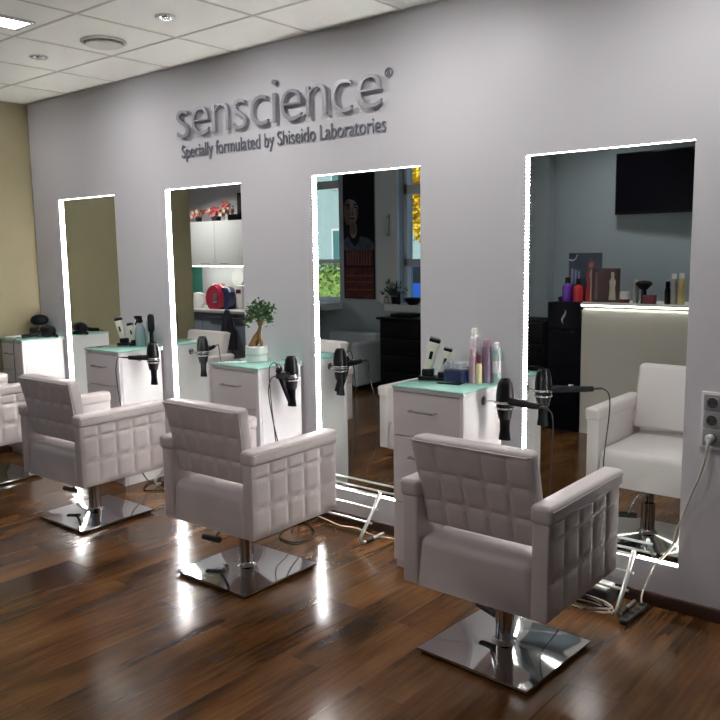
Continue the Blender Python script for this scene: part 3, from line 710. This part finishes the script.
tag(MB().box(-6.03, -5.88, -.33, -.16, TZ, TZ+.010, r=.003).build('magazine', 'paper'), 'white magazine lying flat on the far left cabinet', 'magazine')

# ------------------------------------------------------------------ power sockets, leads, power strip
t = thing('wall_socket', 'three-gang grey wall socket with white frame, right of the last mirror', 'socket', (-.918, 0, .838))
MB().box(-.044, .044, -.011, -.0005, -.114, .114, r=.003).build('frame', 'white_pl', t)
for k in (1, 0, -1):
    z = k*.071
    g = MB().box(-.034, .034, -.0145, -.009, z-.033, z+.033, r=.002).build('socket_insert', 'socket', t)
    MB().lathe([(.0215, 0), (.024, 0), (.024, .004), (.0215, .004), (.0215, 0)], (0, -.0185, z), 28, (0, 1, 0), cap=False).build('rim', 'socket', g)
    MB().lathe([(.001, .0), (.0212, .0), (.0212, .002), (.001, .002)], (0, -.0165, z), 28, (0, 1, 0)).build('recess', 'socket_dark', g)
    q = MB()
    for s in (-1, 1): q.lathe([(.001, 0), (.003, 0), (.003, .001), (.001, .001)], (s*.0095, -.0172, z), 10, (0, 1, 0))
    q.build('pin_holes', 'black', g)
t = thing('power_plug', 'white power plug in the lowest wall socket', 'plug', (-.920, -.017, .767))
MB().lathe([(.001, 0), (.018, 0), (.018, .012), (.013, .030), (.001, .032)], (0, 0, 0), 24, (0, -1, 0)).build('plug_body', 'white_pl', t)
MB().tube([(0, -.025, -.004), (0, -.032, -.02), (-.003, -.032, -.045)], .0075, 8, smooth=3, r1=.005).build('cord_sleeve', 'white_pl', t)
cord('power_lead', [(-.923, -.049, .722), (-.94, -.04, .64), (-.99, -.022, .50), (-1.035, -.018, .36), (-1.055, -.018, .28), (-1.11, -.020, .20), (-1.145, -.028, .12), (-1.155, -.06, .060), (-1.152, -.07, .028)], 'cable_w', 'white power lead running down the wall from the socket to the power strip', .0038)
t = thing('power_strip', 'dark power strip on the floor below the rightmost mirror', 'power strip', (-1.150, -.155, 0), R(86))
MB().box(-.11, .11, -.017, .017, 0, .024, r=.006).build('housing', 'rubber', t)
for k in range(4): MB().lathe([(.001, 0), (.013, 0), (.013, .002), (.001, .002)], (-.075+.05*k, 0, .0235), 20).build('outlet', 'black_matt', t)
t = thing('adapter_box', 'dark flat box with white paper on top, behind the foot rest', 'box', (-1.36, -.085, 0), R(-6))
MB().box(-.11, .09, -.05, .05, 0, .065, r=.004).build('housing', 'rubber', t)
MB().box(-.10, .08, -.042, .042, .065, .078, r=.002).build('paper_pad', 'paper', t)
pts = []
for k in range(26):
    a = k*.62; pts.append((-1.33+.10*math.cos(a)+random.uniform(-.01, .01), -.20+.045*math.sin(a)+random.uniform(-.006, .006), .006+k*.0012))
cord('coiled_lead', pts, 'cable_w', 'coiled white lead in front of the power strip', .0035)
pts = [(x-.03, y-.01, z+.004) for x, y, z in pts[::-1]]
cord('coiled_extension_lead', pts[:18], 'rubber', 'coiled black cord tangled with the white lead by the power strip', .003)
# cords under the poster mirror
cord('extension_lead', [(-3.15, -.05, .008), (-3.118, -.117, .008), (-3.08, -.22, .008), (-3.054, -.319, .008), (-3.0, -.40, .006), (-2.94, -.425, .006), (-2.87, -.42, .006), (-2.835, -.36, .006), (-2.853, -.283, .006), (-2.92, -.21, .006), (-2.979, -.18, .006), (-3.04, -.15, .006), (-3.10, -.06, .006)], 'rubber', 'black cord looped on the floor beside the second chair base', .004)
cord('extension_lead', [(-3.15, -.04, .03), (-3.05, -.07, .03), (-2.95, -.06, .012), (-2.85, -.07, .006), (-2.75, -.05, .006), (-2.60, -.08, .006), (-2.50, -.06, .006), (-2.3, -.05, .006)], 'cable_w', 'pale lead lying along the skirting under the poster mirror', .004)
cord('extension_lead', [(-4.45, -.10, .006), (-4.40, -.25, .006), (-4.30, -.33, .006), (-4.20, -.25, .006), (-4.12, -.2, .006), (-4.0, -.22, .006), (-3.9, -.12, .006)], 'rubber', 'black cord curling on the floor by the third foot rest', .004)

# ------------------------------------------------------------------ reception side (seen in the rightmost mirror)
YD = -2.83; DT = 1.085
t = thing('reception_desk', 'white reception desk with a lit edge under its top', 'desk', (-2.2, YD, 0))
MB().box(-.575, .90, -.42, -.04, 0, DT-.045).build('body', 'desk', t)
MB().box(-.575, .90, -.04, -.015, .0, DT-.060).build('front_panel', 'desk', t)
MB().box(-.575, .92, -.44, .012, DT-.015, DT, r=.002).build('counter_top', 'desk', t)
MB().box(-.573, .90, -.004, .006, DT-.028, DT-.0155).build('led_strip', 'desk_led', t)
t = thing('display_column', 'black display column with a white flame emblem, at the left end of the desk', 'display stand', (-2.925, YD, 0))
MB().box(-.145, .145, -.40, .0, 0, DT-.005, r=.003).build('body', 'desk_black', t)
pts = [(.012, -.0, .068), (.020, 0, .045), (.010, 0, .015), (-.006, 0, -.010), (-.012, 0, -.035), (-.002, 0, -.055), (-.016, 0, -.040), (-.024, 0, -.015), (-.012, 0, .012), (.006, 0, .035)]
o = MB().poly([(x-.0, 0.0, z+.955) for x, y, z in pts], (0, 1, 0), .003).build('flame_emblem', 'paper', t)
me = text_mesh('SENSCIENCE', .026, .001)
xa = min(v.co.x for v in me.vertices); xb = max(v.co.x for v in me.vertices)
for v in me.vertices: X, Y, Z = v.co; v.co = (-(X-(xa+xb)/2)*.185/(xb-xa), .003, Y+.842)
me.materials.clear(); me.materials.append(M['paper'])
o = bpy.data.objects.new('emblem_lettering', me); COL.objects.link(o); o.parent = t
t = thing('sunglasses', 'dark folded sunglasses on top of the black column', 'glasses', (-2.97, -2.93, DT-.005))
b = MB()
for s in (-1, 1): b.lathe([(.001, -.001), (.026, -.001), (.026, .001), (.001, .001)], (s*.032, 0, .024), 20, (0, 1, .1), sy=.8)
b.build('lenses', 'black', t)
b = MB(); b.tube([(-.062, 0, .034), (0, 0, .030), (.062, 0, .034)], .003, 6); b.tube([(-.062, 0, .034), (-.060, -.05, .018), (-.05, -.11, .004)], .003, 6); b.tube([(.062, 0, .034), (.060, -.05, .018), (.05, -.11, .004)], .003, 6); b.build('frame', 'black', t)
# counter items
gz = 'products on the reception desk'
t = thing('display_card', 'larger dark blue display card with a red-haired figure, on the desk', 'display card', (-2.835, -3.02, DT), 0, gz)
MB().box(-.145, .145, -.006, 0, 0, .40).build('card', mat('dark_blue_print', (.02, .035, .08), .4, var=(9, .5)), t)
b = MB()
for k in range(3): b.box(-.12+k*.03, -.103+k*.03, 0, .001, .14, .27-k*.01)
b.build('printed_bottles', mat('blue_white_print', (.25, .32, .55), .4), t)
b = MB(); b.lathe([(.001, 0), (.034, 0), (.034, .001), (.001, .001)], (.055, 0, .30), 20, (0, 1, 0), sx=1, sy=1.4); b.lathe([(.001, 0), (.05, 0), (.05, .001), (.001, .001)], (.06, 0, .20), 20, (0, 1, 0), sx=1, sy=1.6); b.build('printed_hair', mat('auburn_print', (.22, .03, .06), .5), t)
b = MB(); b.lathe([(.001, 0), (.018, 0), (.018, .001), (.001, .001)], (.055, .001, .30), 20, (0, 1, 0), sx=1, sy=1.3); b.lathe([(.001, 0), (.020, 0), (.020, .001), (.001, .001)], (.06, .001, .22), 20, (0, 1, 0), sx=1, sy=1.8); b.build('printed_figure', mat('pale_skin_print', (.45, .25, .24), .5), t)
b = MB(); b.tube([(-.142, .002, .345), (-.11, .002, .338), (-.085, .002, .352), (-.068, .002, .385)], .006, 6, smooth=4); b.build('printed_arc', 'paper', t)
t = thing('display_card', 'smaller maroon display card with a pale standing figure', 'display card', (-2.63, -2.95, DT), 0, gz)
MB().box(-.125, .125, -.006, 0, 0, .275).build('card', mat('maroon_print', (.05, .012, .02), .4), t)
MB().box(-.125, -.112, 0, .0012, 0, .27).build('printed_edge', mat('beige_print', (.45, .36, .25), .5), t)
MB().box(-.085, -.06, 0, .001, .02, .24).build('printed_column', mat('faded_print', (.18, .10, .10), .5), t)
b = MB(); b.lathe([(.001, 0), (.030, .0), (.026, .05), (.022, .10), (.028, .15), (.012, .18), (.014, .20), (.012, .222), (.001, .226)], (.065, .004, .02), 20, sy=.1); b.build('printed_figurine', mat('ivory_print', (.50, .44, .36), .5), t)
def bottle(label, x, y, r, h, m, mc, name='bottle', cap_h=.05, nr=.45):
    t = thing(name, label, 'bottle', (x, y, DT), 0, gz)
    MB().lathe([(.001, 0), (r*.95, 0), (r, .006), (r, h-cap_h-.03), (r*.8, h-cap_h-.012), (r*nr, h-cap_h), (.001, h-cap_h)], seg=24).build('body', m, t)
    MB().lathe([(.001, h-cap_h), (r*nr*1.1, h-cap_h), (r*nr*1.0, h), (.001, h)], seg=20).build('cap', mc, t)
    return t
bottle('purple square-shouldered bottle, leftmost on the desk in the mirror', -2.943, -2.925, .043, .200, 'purple', 'black')
bottle('red bottle with black cap beside the purple bottle', -2.848, -2.925, .040, .190, 'red', 'black')
bottle('narrow darker red bottle half behind the maroon card', -2.775, -2.960, .022, .150, mat('dark_red_glass', (.35, .02, .03), .2), 'red', cap_h=.03)
bottle('pale slim bottle left of the black brush', -2.372, -2.95, .022, .185, 'silver_can', 'white_pl', cap_h=.03, nr=.7)
bottle('slim black bottle left of the two tall cans', -2.125, -2.95, .022, .175, 'black', 'black_matt', cap_h=.04, nr=.7)
bottle('tall grey spray can, second from the right on the desk', -2.077, -2.95, .025, .235, 'silver_can', 'white_pl', 'spray_can', cap_h=.04, nr=.7)
bottle('tall gold spray can, right end of the row on the desk', -2.020, -2.95, .027, .240, 'gold', 'white_pl', 'spray_can', cap_h=.04, nr=.7)
t = thing('cream_jar', 'low white jar on a dark base beside the maroon card', 'jar', (-2.463, -2.95, DT), 0, gz)
MB().lathe([(.001, 0), (.040, 0), (.040, .03), (.001, .03)], seg=24).build('base', 'darkred', t)
MB().lathe([(.001, .03), (.038, .03), (.038, .075), (.034, .09), (.001, .092)], seg=24).build('jar', 'white_pl', t)
t = thing('neck_duster', 'black neck duster brush with wide fanned bristles on the desk', 'brush', (-2.31, -2.95, DT), 0, gz)
MB().lathe([(.001, 0), (.026, 0), (.020, .03), (.022, .09), (.018, .11), (.001, .11)], seg=20).build('handle', 'black', t)
MB().lathe([(.001, .10), (.028, .112), (.064, .150), (.066, .160), (.045, .176), (.001, .182)], seg=28).build('bristles', 'black_matt', t)
t = thing('small_box', 'small maroon carton on the desk right of the black brush', 'box', (-2.253, -2.93, DT), 0, gz)
MB().box(-.042, .042, -.03, .03, 0, .065, r=.001, seg=1).build('carton', mat('maroon_carton', (.13, .02, .03), .5), t)
MB().box(-.043, .043, -.031, .031, .058, .068, r=.001, seg=1).build('lid', mat('maroon_carton_lid', (.18, .03, .04), .5), t)
# black cabinet left of the display column
t = thing('black_trolley', 'low black salon trolley left of the display column', 'trolley', (-3.50, -3.36, 0))
MB().box(-.24, .24, -.18, .18, .06, .885, r=.006).build('body', 'black_matt', t)
for k in range(4): MB().box(-.225, .225, .18, .194, .09+k*.2, .27+k*.2, r=.003).build('drawer', 'black', t)
for s in (-1, 1):
    for q in (-1, 1): MB().lathe([(.001, -.012), (.030, -.012), (.030, .012), (.001, .012)], (s*.20, q*.14, .030), 20, (1, 0, 0)).build('castor', 'rubber', t)
# television
t = thing('television', 'flat black television mounted high on the back wall', 'television', (-2.425, -3.735, 2.085), R(5))
MB().box(-.47, .47, -.025, .02, -.270, .270, r=.006).build('housing', 'black', t)
MB().box(-.455, .455, .019, .0215, -.250, .258).build('screen', 'tv', t)
MB().box(-.10, .10, -.09, -.02, -.10, .10).build('wall_bracket', 'black_matt', t)
MB().box(.36, .42, .019, .022, -.264, -.258).build('indicator', 'silver_can', t)

# ------------------------------------------------------------------ window side (seen in the poster mirror)
t = thing('wall_poster', 'tall dark poster of a face above rust-red stripes, between the windows', 'poster', (-5.965, YB+.004, .975))
MB().box(-.232, .232, -.003, .004, 0, 1.455).build('sheet', 'poster_bg', t)
def disc(b, cx, cz, rx, rz, y, a=0, n=26):
    p = []
    for k in range(n):
        u, v = rx*math.cos(2*PI*k/n), rz*math.sin(2*PI*k/n); p.append((cx+u*math.cos(a)-v*math.sin(a), y, cz+u*math.sin(a)+v*math.cos(a)))
    b.poly(p, (0, 1, 0), .0006)
# mirrored x: photo-left is more negative x here (seen through the mirror)
b = MB(); b.poly([(-.23, .0042, .56), (.225, .0042, .56), (.225, .0042, .64), (.13, .0042, .70), (.02, .0042, .72), (.0, .0042, .66), (-.06, .0042, .60), (-.12, .0042, .66), (-.16, .0042, .72), (-.23, .0042, .68)], (0, 1, 0), .0006); b.build('printed_coat', 'poster_coat', t)
b = MB(); disc(b, -.105, 1.02, .100, .175, .0048); disc(b, -.08, .80, .055, .10, .0048); b.build('printed_face', 'skin_print', t)
b = MB(); disc(b, -.165, 1.00, .050, .15, .0055); disc(b, -.085, .80, .05, .06, .0055); b.poly([(-.10, .0055, 1.06), (-.088, .0055, 1.06), (-.070, .0055, .975), (-.10, .0055, .970)], (0, 1, 0), .0005); disc(b, -.02, .99, .018, .06, .0055); b.build('printed_face_shadow', 'skin_dark', t)
b = MB(); b.poly([(-.231, .0062, 1.10), (-.15, .0062, 1.15), (-.06, .0062, 1.13), (-.01, .0062, 1.08), (.0, .0062, .98), (.03, .0062, 1.05), (.05, .0062, 1.17), (.0, .0062, 1.28), (-.10, .0062, 1.33), (-.231, .0062, 1.31)], (0, 1, 0), .0005)
b.poly([(-.070, .0062, 1.070), (-.015, .0062, 1.072), (-.018, .0062, 1.088), (-.07, .0062, 1.092)], (0, 1, 0), .0005); b.poly([(-.20, .0062, 1.075), (-.125, .0062, 1.068), (-.125, .0062, 1.090), (-.20, .0062, 1.092)], (0, 1, 0), .0005)
disc(b, -.045, 1.048, .020, .009, .0062); disc(b, -.155, 1.048, .022, .009, .0062); disc(b, -.09, .925, .036, .009, .0062); disc(b, -.09, .968, .024, .006, .0062); b.build('printed_hair_and_features', 'poster_bg', t)
MB().box(-.20, .20, .0042, .0050, .38, .56).build('printed_shirt', 'poster_red', t)
b = MB()
for k in range(9): b.box(-.18+k*.042, -.168+k*.042, .005, .0056, .39, .55)
b.build('printed_shirt_stripes', 'poster_str', t)
MB().box(-.215, .215, .0042, .0050, .01, .36).build('printed_lower_band', 'poster_red', t)
b = MB()
for z in (.10, .19, .26): b.box(-.20, .20, .005, .0056, z, z+.012)
b.build('printed_lower_stripes', 'poster_str', t)

t = thing('waiting_bench', 'low grey upholstered waiting bench under the poster', 'bench', (-5.97, -3.50, 0))
MB().box(-.34, .38, -.28, .28, .10, .40, r=.03, seg=4).build('seat', 'sofa', t)
MB().box(-.34, .38, -.30, -.17, .36, .60, r=.03, seg=4).build('backrest', 'sofa', t)
MB().box(.385, .47, -.30, .28, .06, .54, r=.03, seg=4).build('armrest', 'sofa', t)
for x in (-.30, .40):
    for y in (-.22, .22): MB().lathe([(.001, 0), (.018, 0), (.022, .11), (.001, .11)], (x, y, 0), 12).build('leg', 'black_matt', t)
t = thing('salon_trolley', 'tall black salon trolley below the right window, cluttered on top', 'trolley', (-4.98, -3.52, 0))
MB().box(-.30, .30, -.19, .17, .05, .80, r=.006).build('body', 'black_matt', t)
MB().box(-.33, .33, -.21, .20, .80, .825, r=.006).build('tray_top', 'black', t)
for k in range(4): MB().box(-.28, .28, .17, .184, .08+k*.18, .24+k*.18, r=.003).build('drawer', 'black', t)
for s in (-1, 1):
    for q in (-1, 1): MB().lathe([(.001, -.012), (.025, -.012), (.025, .012), (.001, .012)], (s*.25, q*.14, .025), 20, (1, 0, 0)).build('castor', 'rubber', t)
tag(MB().box(-5.20, -4.92, -3.60, -3.42, .826, .858, r=.012).build('folded_towel', 'black_matt'), 'folded black towel on top of the tall black trolley', 'towel')
# things on the right window sill
for k, (x, y, h, r_, m_) in enumerate(((-5.45, -3.62, .12, .022, 'white_can'), (-5.38, -3.60, .085, .028, 'silver_can'), (-5.22, -3.61, .13, .020, 'black'))):
    lab = ['slim white bottle standing on the right window sill', 'short grey jar standing on the right window sill', 'dark bottle on the right window sill, beside the bowl'][k]
    can(lab, x, y, r_, h, m_, 'black', 'bottle', 'bottle', group='bottles on the right window sill', zt=.945)
t = thing('potted_plant', 'dark leafy pot plant on the right window sill', 'potted plant', (-5.31, -3.66, .945))
MB().lathe([(.001, 0), (.035, 0), (.045, .08), (.001, .08)], seg=20).build('pot', 'black_matt', t)
b = MB()
for k in range(150):
    d = Vector((random.gauss(0, .5), abs(random.gauss(0, .2))-.05, random.uniform(.2, 1))); b.leaf(Vector((0, 0, .08))+d*random.uniform(.0, .16), d, random.uniform(.04, .08), .018)
b.build('leaves', mat('dark_leaf', (.02, .05, .025), .5), t)
t = thing('dark_bowl', 'wide dark bowl on the right window sill', 'bowl', (-5.05, -3.64, .945))
MB().lathe([(.001, 0), (.05, 0), (.10, .05), (.105, .075), (.098, .075), (.09, .05), (.045, .012), (.001, .012)], seg=32).build('bowl', 'black', t)
# garment rail
t = thing('garment_rail', 'chrome garment rail in front of the left window', 'clothes rail', (-6.70, -3.50, 0))
b = MB(); b.tube([(-.34, 0, 0), (-.34, 0, 1.30), (.30, 0, 1.30), (.30, 0, 0)], .012, 10); b.build('rail', 'chrome', t)
for x in (-.34, .30): MB().tube([(x, -.15, .012), (x, .15, .012)], .012, 8).build('foot', 'black_matt', t)
gl = ['ochre jacket on a white hanger, on the garment rail', 'charcoal jacket on a white hanger, on the garment rail', 'teal jacket on a white hanger, on the garment rail', 'grey jacket on a white hanger, on the garment rail', 'black gown on a white hanger, on the garment rail nearest the poster']
for k, m_ in enumerate(('coat_o', 'coat_d', 'coat_b', 'coat_g', 'black_matt')):
    t = thing('hanging_garment', gl[k], 'garment', (-6.95+k*.12, -3.50, 1.30), R(random.uniform(-5, 5)), 'garments on the rail')
    b = MB(); b.tube([(0, 0, -.06), (0, 0, -.01), (0, .012, .014), (0, .022, .004)], .002, 6, smooth=3); b.tube([(0, -.19, -.13), (0, -.08, -.075), (0, 0, -.055), (0, .08, -.075), (0, .19, -.13)], .010, 8, smooth=3); b.build('hanger', 'white_pl', t)
    b = MB(); N_ = 24; rings = []
    for z, ry, rx in ((-.08, .05, .02), (-.10, .11, .03), (-.14, .20, .040), (-.30, .20, .045), (-.62, .22, .05)):
        rings.append([b.bm.verts.new((rx*.9*math.cos(2*PI*j/N_)*(1+.2*math.sin(5*2*PI*j/N_)), ry*math.sin(2*PI*j/N_), z)) for j in range(N_)])
    for a_, c_ in zip(rings, rings[1:]):
        for j in range(N_): b.bm.faces.new((a_[j], a_[(j+1) % N_], c_[(j+1) % N_], c_[j]))
    b.bm.faces.new(rings[0]); b.bm.faces.new(rings[-1][::-1]); b.build('cloth', m_, t)

# ------------------------------------------------------------------ kitchen (seen in the second mirror from the left)
t = thing('kitchen_wall_cupboard', 'pale two-door wall cupboard above the kitchen worktop', 'cupboard', (-8.09, YB+.012, 1.36))
MB().box(-.72, .72, 0, .33, 0, .575).build('carcass', 'kit', t)
for s in (-1, 1):
    d = MB().box(min(s*.002, s*.60), max(s*.002, s*.60), .331, .35, .005, .57, r=.002).build('door', 'kit', t)
    MB().tube([(s*.09+s*.10-.08, .350, .030), (s*.19-.08, .368, .030), (s*.19+.08, .368, .030), (s*.19+.08, .350, .030)], .004, 6).build('handle', 'satin', d)
MB().box(-.60, .60, .20, .24, -.012, 0).build('under_light', 'kit_led', t)
t = thing('kitchen_base_cupboard', 'blue-grey kitchen base cupboard with pale worktop', 'cupboard', (-8.05, YB+.012, 0))
MB().box(-.80, .78, 0, .55, .08, .775).build('carcass', 'kit_low', t)
for x0, x1 in ((-.78, -.08), (-.07, .45), (.46, .77)):
    d = MB().box(x0, x1, .551, .57, .10, .765, r=.002).build('door', 'kit_low', t); c = (x0+x1)/2
    MB().tube([(c-.10, .57, .72), (c-.10, .59, .72), (c+.10, .59, .72), (c+.10, .57, .72)], .005, 6).build('handle', 'satin', d)
MB().box(-.82, .80, 0, .60, .775, .812, r=.003).build('worktop', 'worktop', t)
MB().box(-.80, .78, .02, .50, 0, .08).build('plinth', 'black_matt', t)
struct(MB().box(-8.79, -7.0, YB, YB+.006, .812, 1.36).build('trim_2', 'tile'))
struct(MB().box(-9.4, -8.79, YB, YB+.008, .812, 1.36).build('trim_3', 'green_glass'))
t = thing('electric_kettle', 'white electric kettle on the kitchen worktop', 'kettle', (-8.37, -3.42, .812))
MB().lathe([(.001, 0), (.075, 0), (.078, .02), (.070, .12), (.055, .19), (.050, .20), (.001, .21)], seg=28).build('body', 'white_pl', t)
MB().tube([(.055, 0, .18), (.115, 0, .18), (.125, 0, .13), (.11, 0, .06), (.075, 0, .05)], .011, 8, smooth=4).build('handle', 'white_pl', t)
MB().lathe([(.001, 0), (.012, 0), (.010, .014), (.001, .016)], (0, 0, .21), 12).build('lid_knob', 'black', t)
MB().tube([(-.05, 0, .15), (-.085, 0, .19)], .022, 10, r1=.012).build('spout', 'white_pl', t)
t = thing('coffee_machine', 'rounded red and dark blue capsule coffee machine on the worktop', 'coffee machine', (-7.96, -3.45, .812))
b = MB(); b.lathe([(.001, -.09), (.165, -.09), (.19, -.06), (.19, .06), (.165, .09), (.001, .09)], (-.045, 0, .135), 36, (0, 1, 0), sx=.88); 
for v in b.bm.verts: v.co.z = max(0, v.co.z)
b.build('shell', mat('red_enamel', (.38, .02, .05), .2, coat=.6), t)
b = MB(); b.lathe([(.001, -.08), (.15, -.08), (.165, -.05), (.165, .05), (.15, .08), (.001, .08)], (.085, -.03, .125), 36, (0, 1, 0), sx=.80)
for v in b.bm.verts: v.co.z = max(0, v.co.z)
b.build('water_tank', mat('dark_blue_enamel', (.015, .02, .07), .2, coat=.6), t)
MB().box(-.02, .045, .09, .118, .09, .20, r=.01).build('spout_panel', 'satin', t)
t = thing('wall_plate', 'round pale plate standing against the white tiles', 'plate', (-8.0, YB+.05, 1.20))
MB().lathe([(.001, 0), (.07, 0), (.115, .014), (.116, .018), (.07, .006), (.001, .006)], (0, 0, 0), 36, (0, 1, .08)).build('plate', 'white_pl', t)
MB().box(-.03, .03, -.042, .0, -.13, -.11).build('hook', 'satin', t)
t = thing('towel_dispenser', 'white paper dispenser to the right of the coffee machine', 'dispenser', (-7.705, -3.60, .812))
MB().box(-.06, .07, -.08, .08, 0, .30, r=.012).build('body', 'white_pl', t)
MB().box(-.04, .05, .078, .084, .20, .25).build('window', 'darkred', t)
t = thing('hanging_coat', 'dark coat hanging at the end of the kitchen base cupboard', 'coat', (-7.55, -3.19, .80))
b = MB(); rings = []; N_ = 28
for z, rx, ry in ((.03, .03, .02), (-.03, .06, .03), (-.12, .09, .035), (-.30, .14, .04), (-.46, .17, .045)):
    rings.append([b.bm.verts.new((rx*math.cos(2*PI*j/N_), ry*math.sin(2*PI*j/N_)*(1+.3*math.sin(6*2*PI*j/N_)), z)) for j in range(N_)])
for a_, c_ in zip(rings, rings[1:]):
    for j in range(N_): b.bm.faces.new((a_[j], a_[(j+1) % N_], c_[(j+1) % N_], c_[j]))
b.bm.faces.new(rings[0]); b.bm.faces.new(rings[-1][::-1]); b.build('cloth', 'coat_d', t)
MB().tube([(0, -.03, .0), (0, .0, .03), (0, .02, .02)], .005, 6).build('hanging_loop', 'satin', t)
# on top of the wall cupboard
CT = 1.936
def bouquet(label, x, w_, h, dark):
    t = thing('flower_arrangement', label, 'flowers', (x, -3.60, CT), 0, 'flower arrangements on the cupboard')
    MB().lathe([(.001, 0), (w_*.45, 0), (w_*.55, .06), (.001, .06)], seg=24).build('planter', 'coat_d' if dark else 'pot', t)
    b = MB(); b2 = MB(); b3 = MB()
    for k in range(26):
        p_ = (random.uniform(-w_, w_), random.uniform(-.06, .08), .07+random.uniform(0, h)*(1-abs(random.uniform(-.5, .5))))
        tgt = (b, b2)[k % 2]
        for j in range(7):
            a = 2*PI*j/7; tgt.leaf(p_, (math.cos(a), .5, math.sin(a)), .042, .030, (0, 1, 0))
    for k in range(30):
        b3.leaf((random.uniform(-w_, w_), random.uniform(-.06, .06), .06+random.uniform(0, h*.7)), (random.uniform(-1, 1), 0, random.uniform(0, 1)), .05, .02)
    b.build('red_petals', 'flower', t); b2.build('cream_petals', 'flower_w', t); b3.build('foliage', 'hedge', t)
bouquet('red and cream flower arrangement in a dark planter, middle of cupboard top', -8.17, .12, .11, True)
bouquet('taller red and cream flowers in a pale planter in front of the dark picture', -7.95, .09, .20, False)
bouquet('small flower arrangement in dark planter at the left end of cupboard top', -8.52, .08, .12, True)
t = thing('leaning_picture', 'dark framed picture leaning on the wall above the cupboard', 'picture', (-7.83, -3.78, CT))
MB().box(-.115, .115, -.012, .012, 0, .355, r=.003).build('frame', 'black_matt', t)
MB().box(-.10, .10, .012, .014, .015, .34).build('print', mat('dark_brown_print', (.035, .03, .028), .5), t)
t = thing('storage_box', 'low black box at the right end of the cupboard top', 'box', (-7.72, -3.58, CT))
MB().box(-.11, .11, -.08, .08, 0, .055, r=.004).build('box', 'black', t)
MB().box(-.112, .112, -.082, .082, .055, .070, r=.002).build('lid', 'black_matt', t)

# ------------------------------------------------------------------ outside the windows
struct(MB().box(-60, 30, -60, YB-.26, -.35, -.15).build('ground_outside', 'asphalt'))
def tree(name, label, x, y, h, cr_, m_, n_=2600, z0=None, group=None):
    t = thing(name, label, 'tree', (x, y, -.15), 0, group)
    b = MB(); b.tube([(0, 0, 0), (.05, .02, h*.3), (-.03, 0, h*.6), (0, 0, h*.85)], .11, 10, smooth=4, r1=.04)
    for k in range(6):
        a = 2*PI*k/6; b.tube([(0, 0, h*.42), (cr_*.4*math.cos(a), cr_*.4*math.sin(a), h*.62), (cr_*.7*math.cos(a), cr_*.7*math.sin(a), h*.75)], .045, 8, smooth=3, r1=.015)
    b.build('trunk', 'trunk', t)
    b = MB(); cl = [(random.gauss(0, cr_*.42), random.gauss(0, cr_*.42), h*.72+random.gauss(0, cr_*.40)) for _ in range(26)]
    for k in range(n_):
        c = random.choice(cl); p_ = (c[0]+random.gauss(0, cr_*.16), c[1]+random.gauss(0, cr_*.16), c[2]+random.gauss(0, cr_*.16))
        b.leaf(p_, (random.uniform(-1, 1), random.uniform(-1, 1), random.uniform(-1, .5)), .11, .08)
    b.build('foliage', m_, t)
tree('autumn_tree', 'yellow-leaved tree outside the right window', -9.35, -10.2, 3.7, 1.0, 'yleaf', 5600)
tree('autumn_tree', 'second yellow-leaved tree farther off outside the right window', -10.6, -15.0, 4.6, 1.2, 'yleaf', 3600)
t = thing('clipped_hedge', 'low green hedge outside the left window', 'hedge', (-13.4, -10.6, -.15))
MB().box(-2.5, 1.9, -.35, .35, 0, 1.2, r=.15).build('hedge_core', 'hedge', t)
b = MB()
for k in range(5200):
    p_ = Vector((random.uniform(-2.5, 1.9), random.uniform(-.42, .42), random.uniform(.0, 1.4)))
    b.leaf(p_, (random.uniform(-1, 1), random.uniform(-1, 1), random.uniform(-.2, 1)), .12, .07)
b.build('foliage', 'hedge', t)
t = thing('neighbour_house', 'pale rendered house across the street', 'building', (-20, -19, -.15))
MB().box(-9, 9, -4, 0, 0, 6.5).build('wall', 'house', t)
for zz in (1.0, 3.9):
    for k in range(8):
        wv = MB().box(-8.2+k*2.1, -6.9+k*2.1, -.05, .04, zz, zz+1.5).build('window', 'frame', t)
        MB().box(-8.12+k*2.1, -7.0+k*2.1, .03, .05, zz+.08, zz+1.42).build('pane', 'house_glass', wv)
MB().box(-9.4, 9.4, -4.4, .4, 6.5, 6.7).build('roof', 'coat_d', t)
t = thing('parked_car', 'blue car parked outside the right window', 'car', (-6.55, -7.6, -.15), R(4)); t.scale.z = .92
b = MB(); prof = [(-2.1, .30), (-2.12, .62), (-2.0, 1.05), (-1.5, 1.20), (-1.0, 1.62), (1.6, 1.66), (2.0, 1.40), (2.1, .90), (2.12, .62), (2.1, .30)]
b.poly([(x, -.82, z) for x, z in prof], (0, 1, 0), 1.64)
bmesh.ops.bevel(b.bm, geom=[e for e in b.bm.edges], offset=.06, segments=3, affect='EDGES'); b.build('body', 'car', t)
for s in (-1, 1):
    yy = .805*s
    b = MB(); b.poly([(x, yy+.02*s, z) for x, z in ((-1.25, 1.28), (-.96, 1.54), (.05, 1.56), (.05, 1.28))], (0, s, 0), .006); b.poly([(x, yy+.02*s, z) for x, z in ((.12, 1.28), (.12, 1.56), (1.1, 1.57), (1.35, 1.28))], (0, s, 0), .006); b.build('side_windows', 'car_glass', t)
    for x in (-1.35, 1.35):
        wv = MB().lathe([(.20, -.10), (.30, -.10), (.32, -.08), (.32, .08), (.30, .10), (.20, .10)], (x, s*.78, .32), 28, (0, 1, 0)).build('wheel', 'rubber', t)
        MB().lathe([(.001, -.09), (.2, -.095), (.2, .095), (.001, .09)], (x, s*.80, .32), 20, (0, 1, 0)).build('hubcap', 'satin', wv)
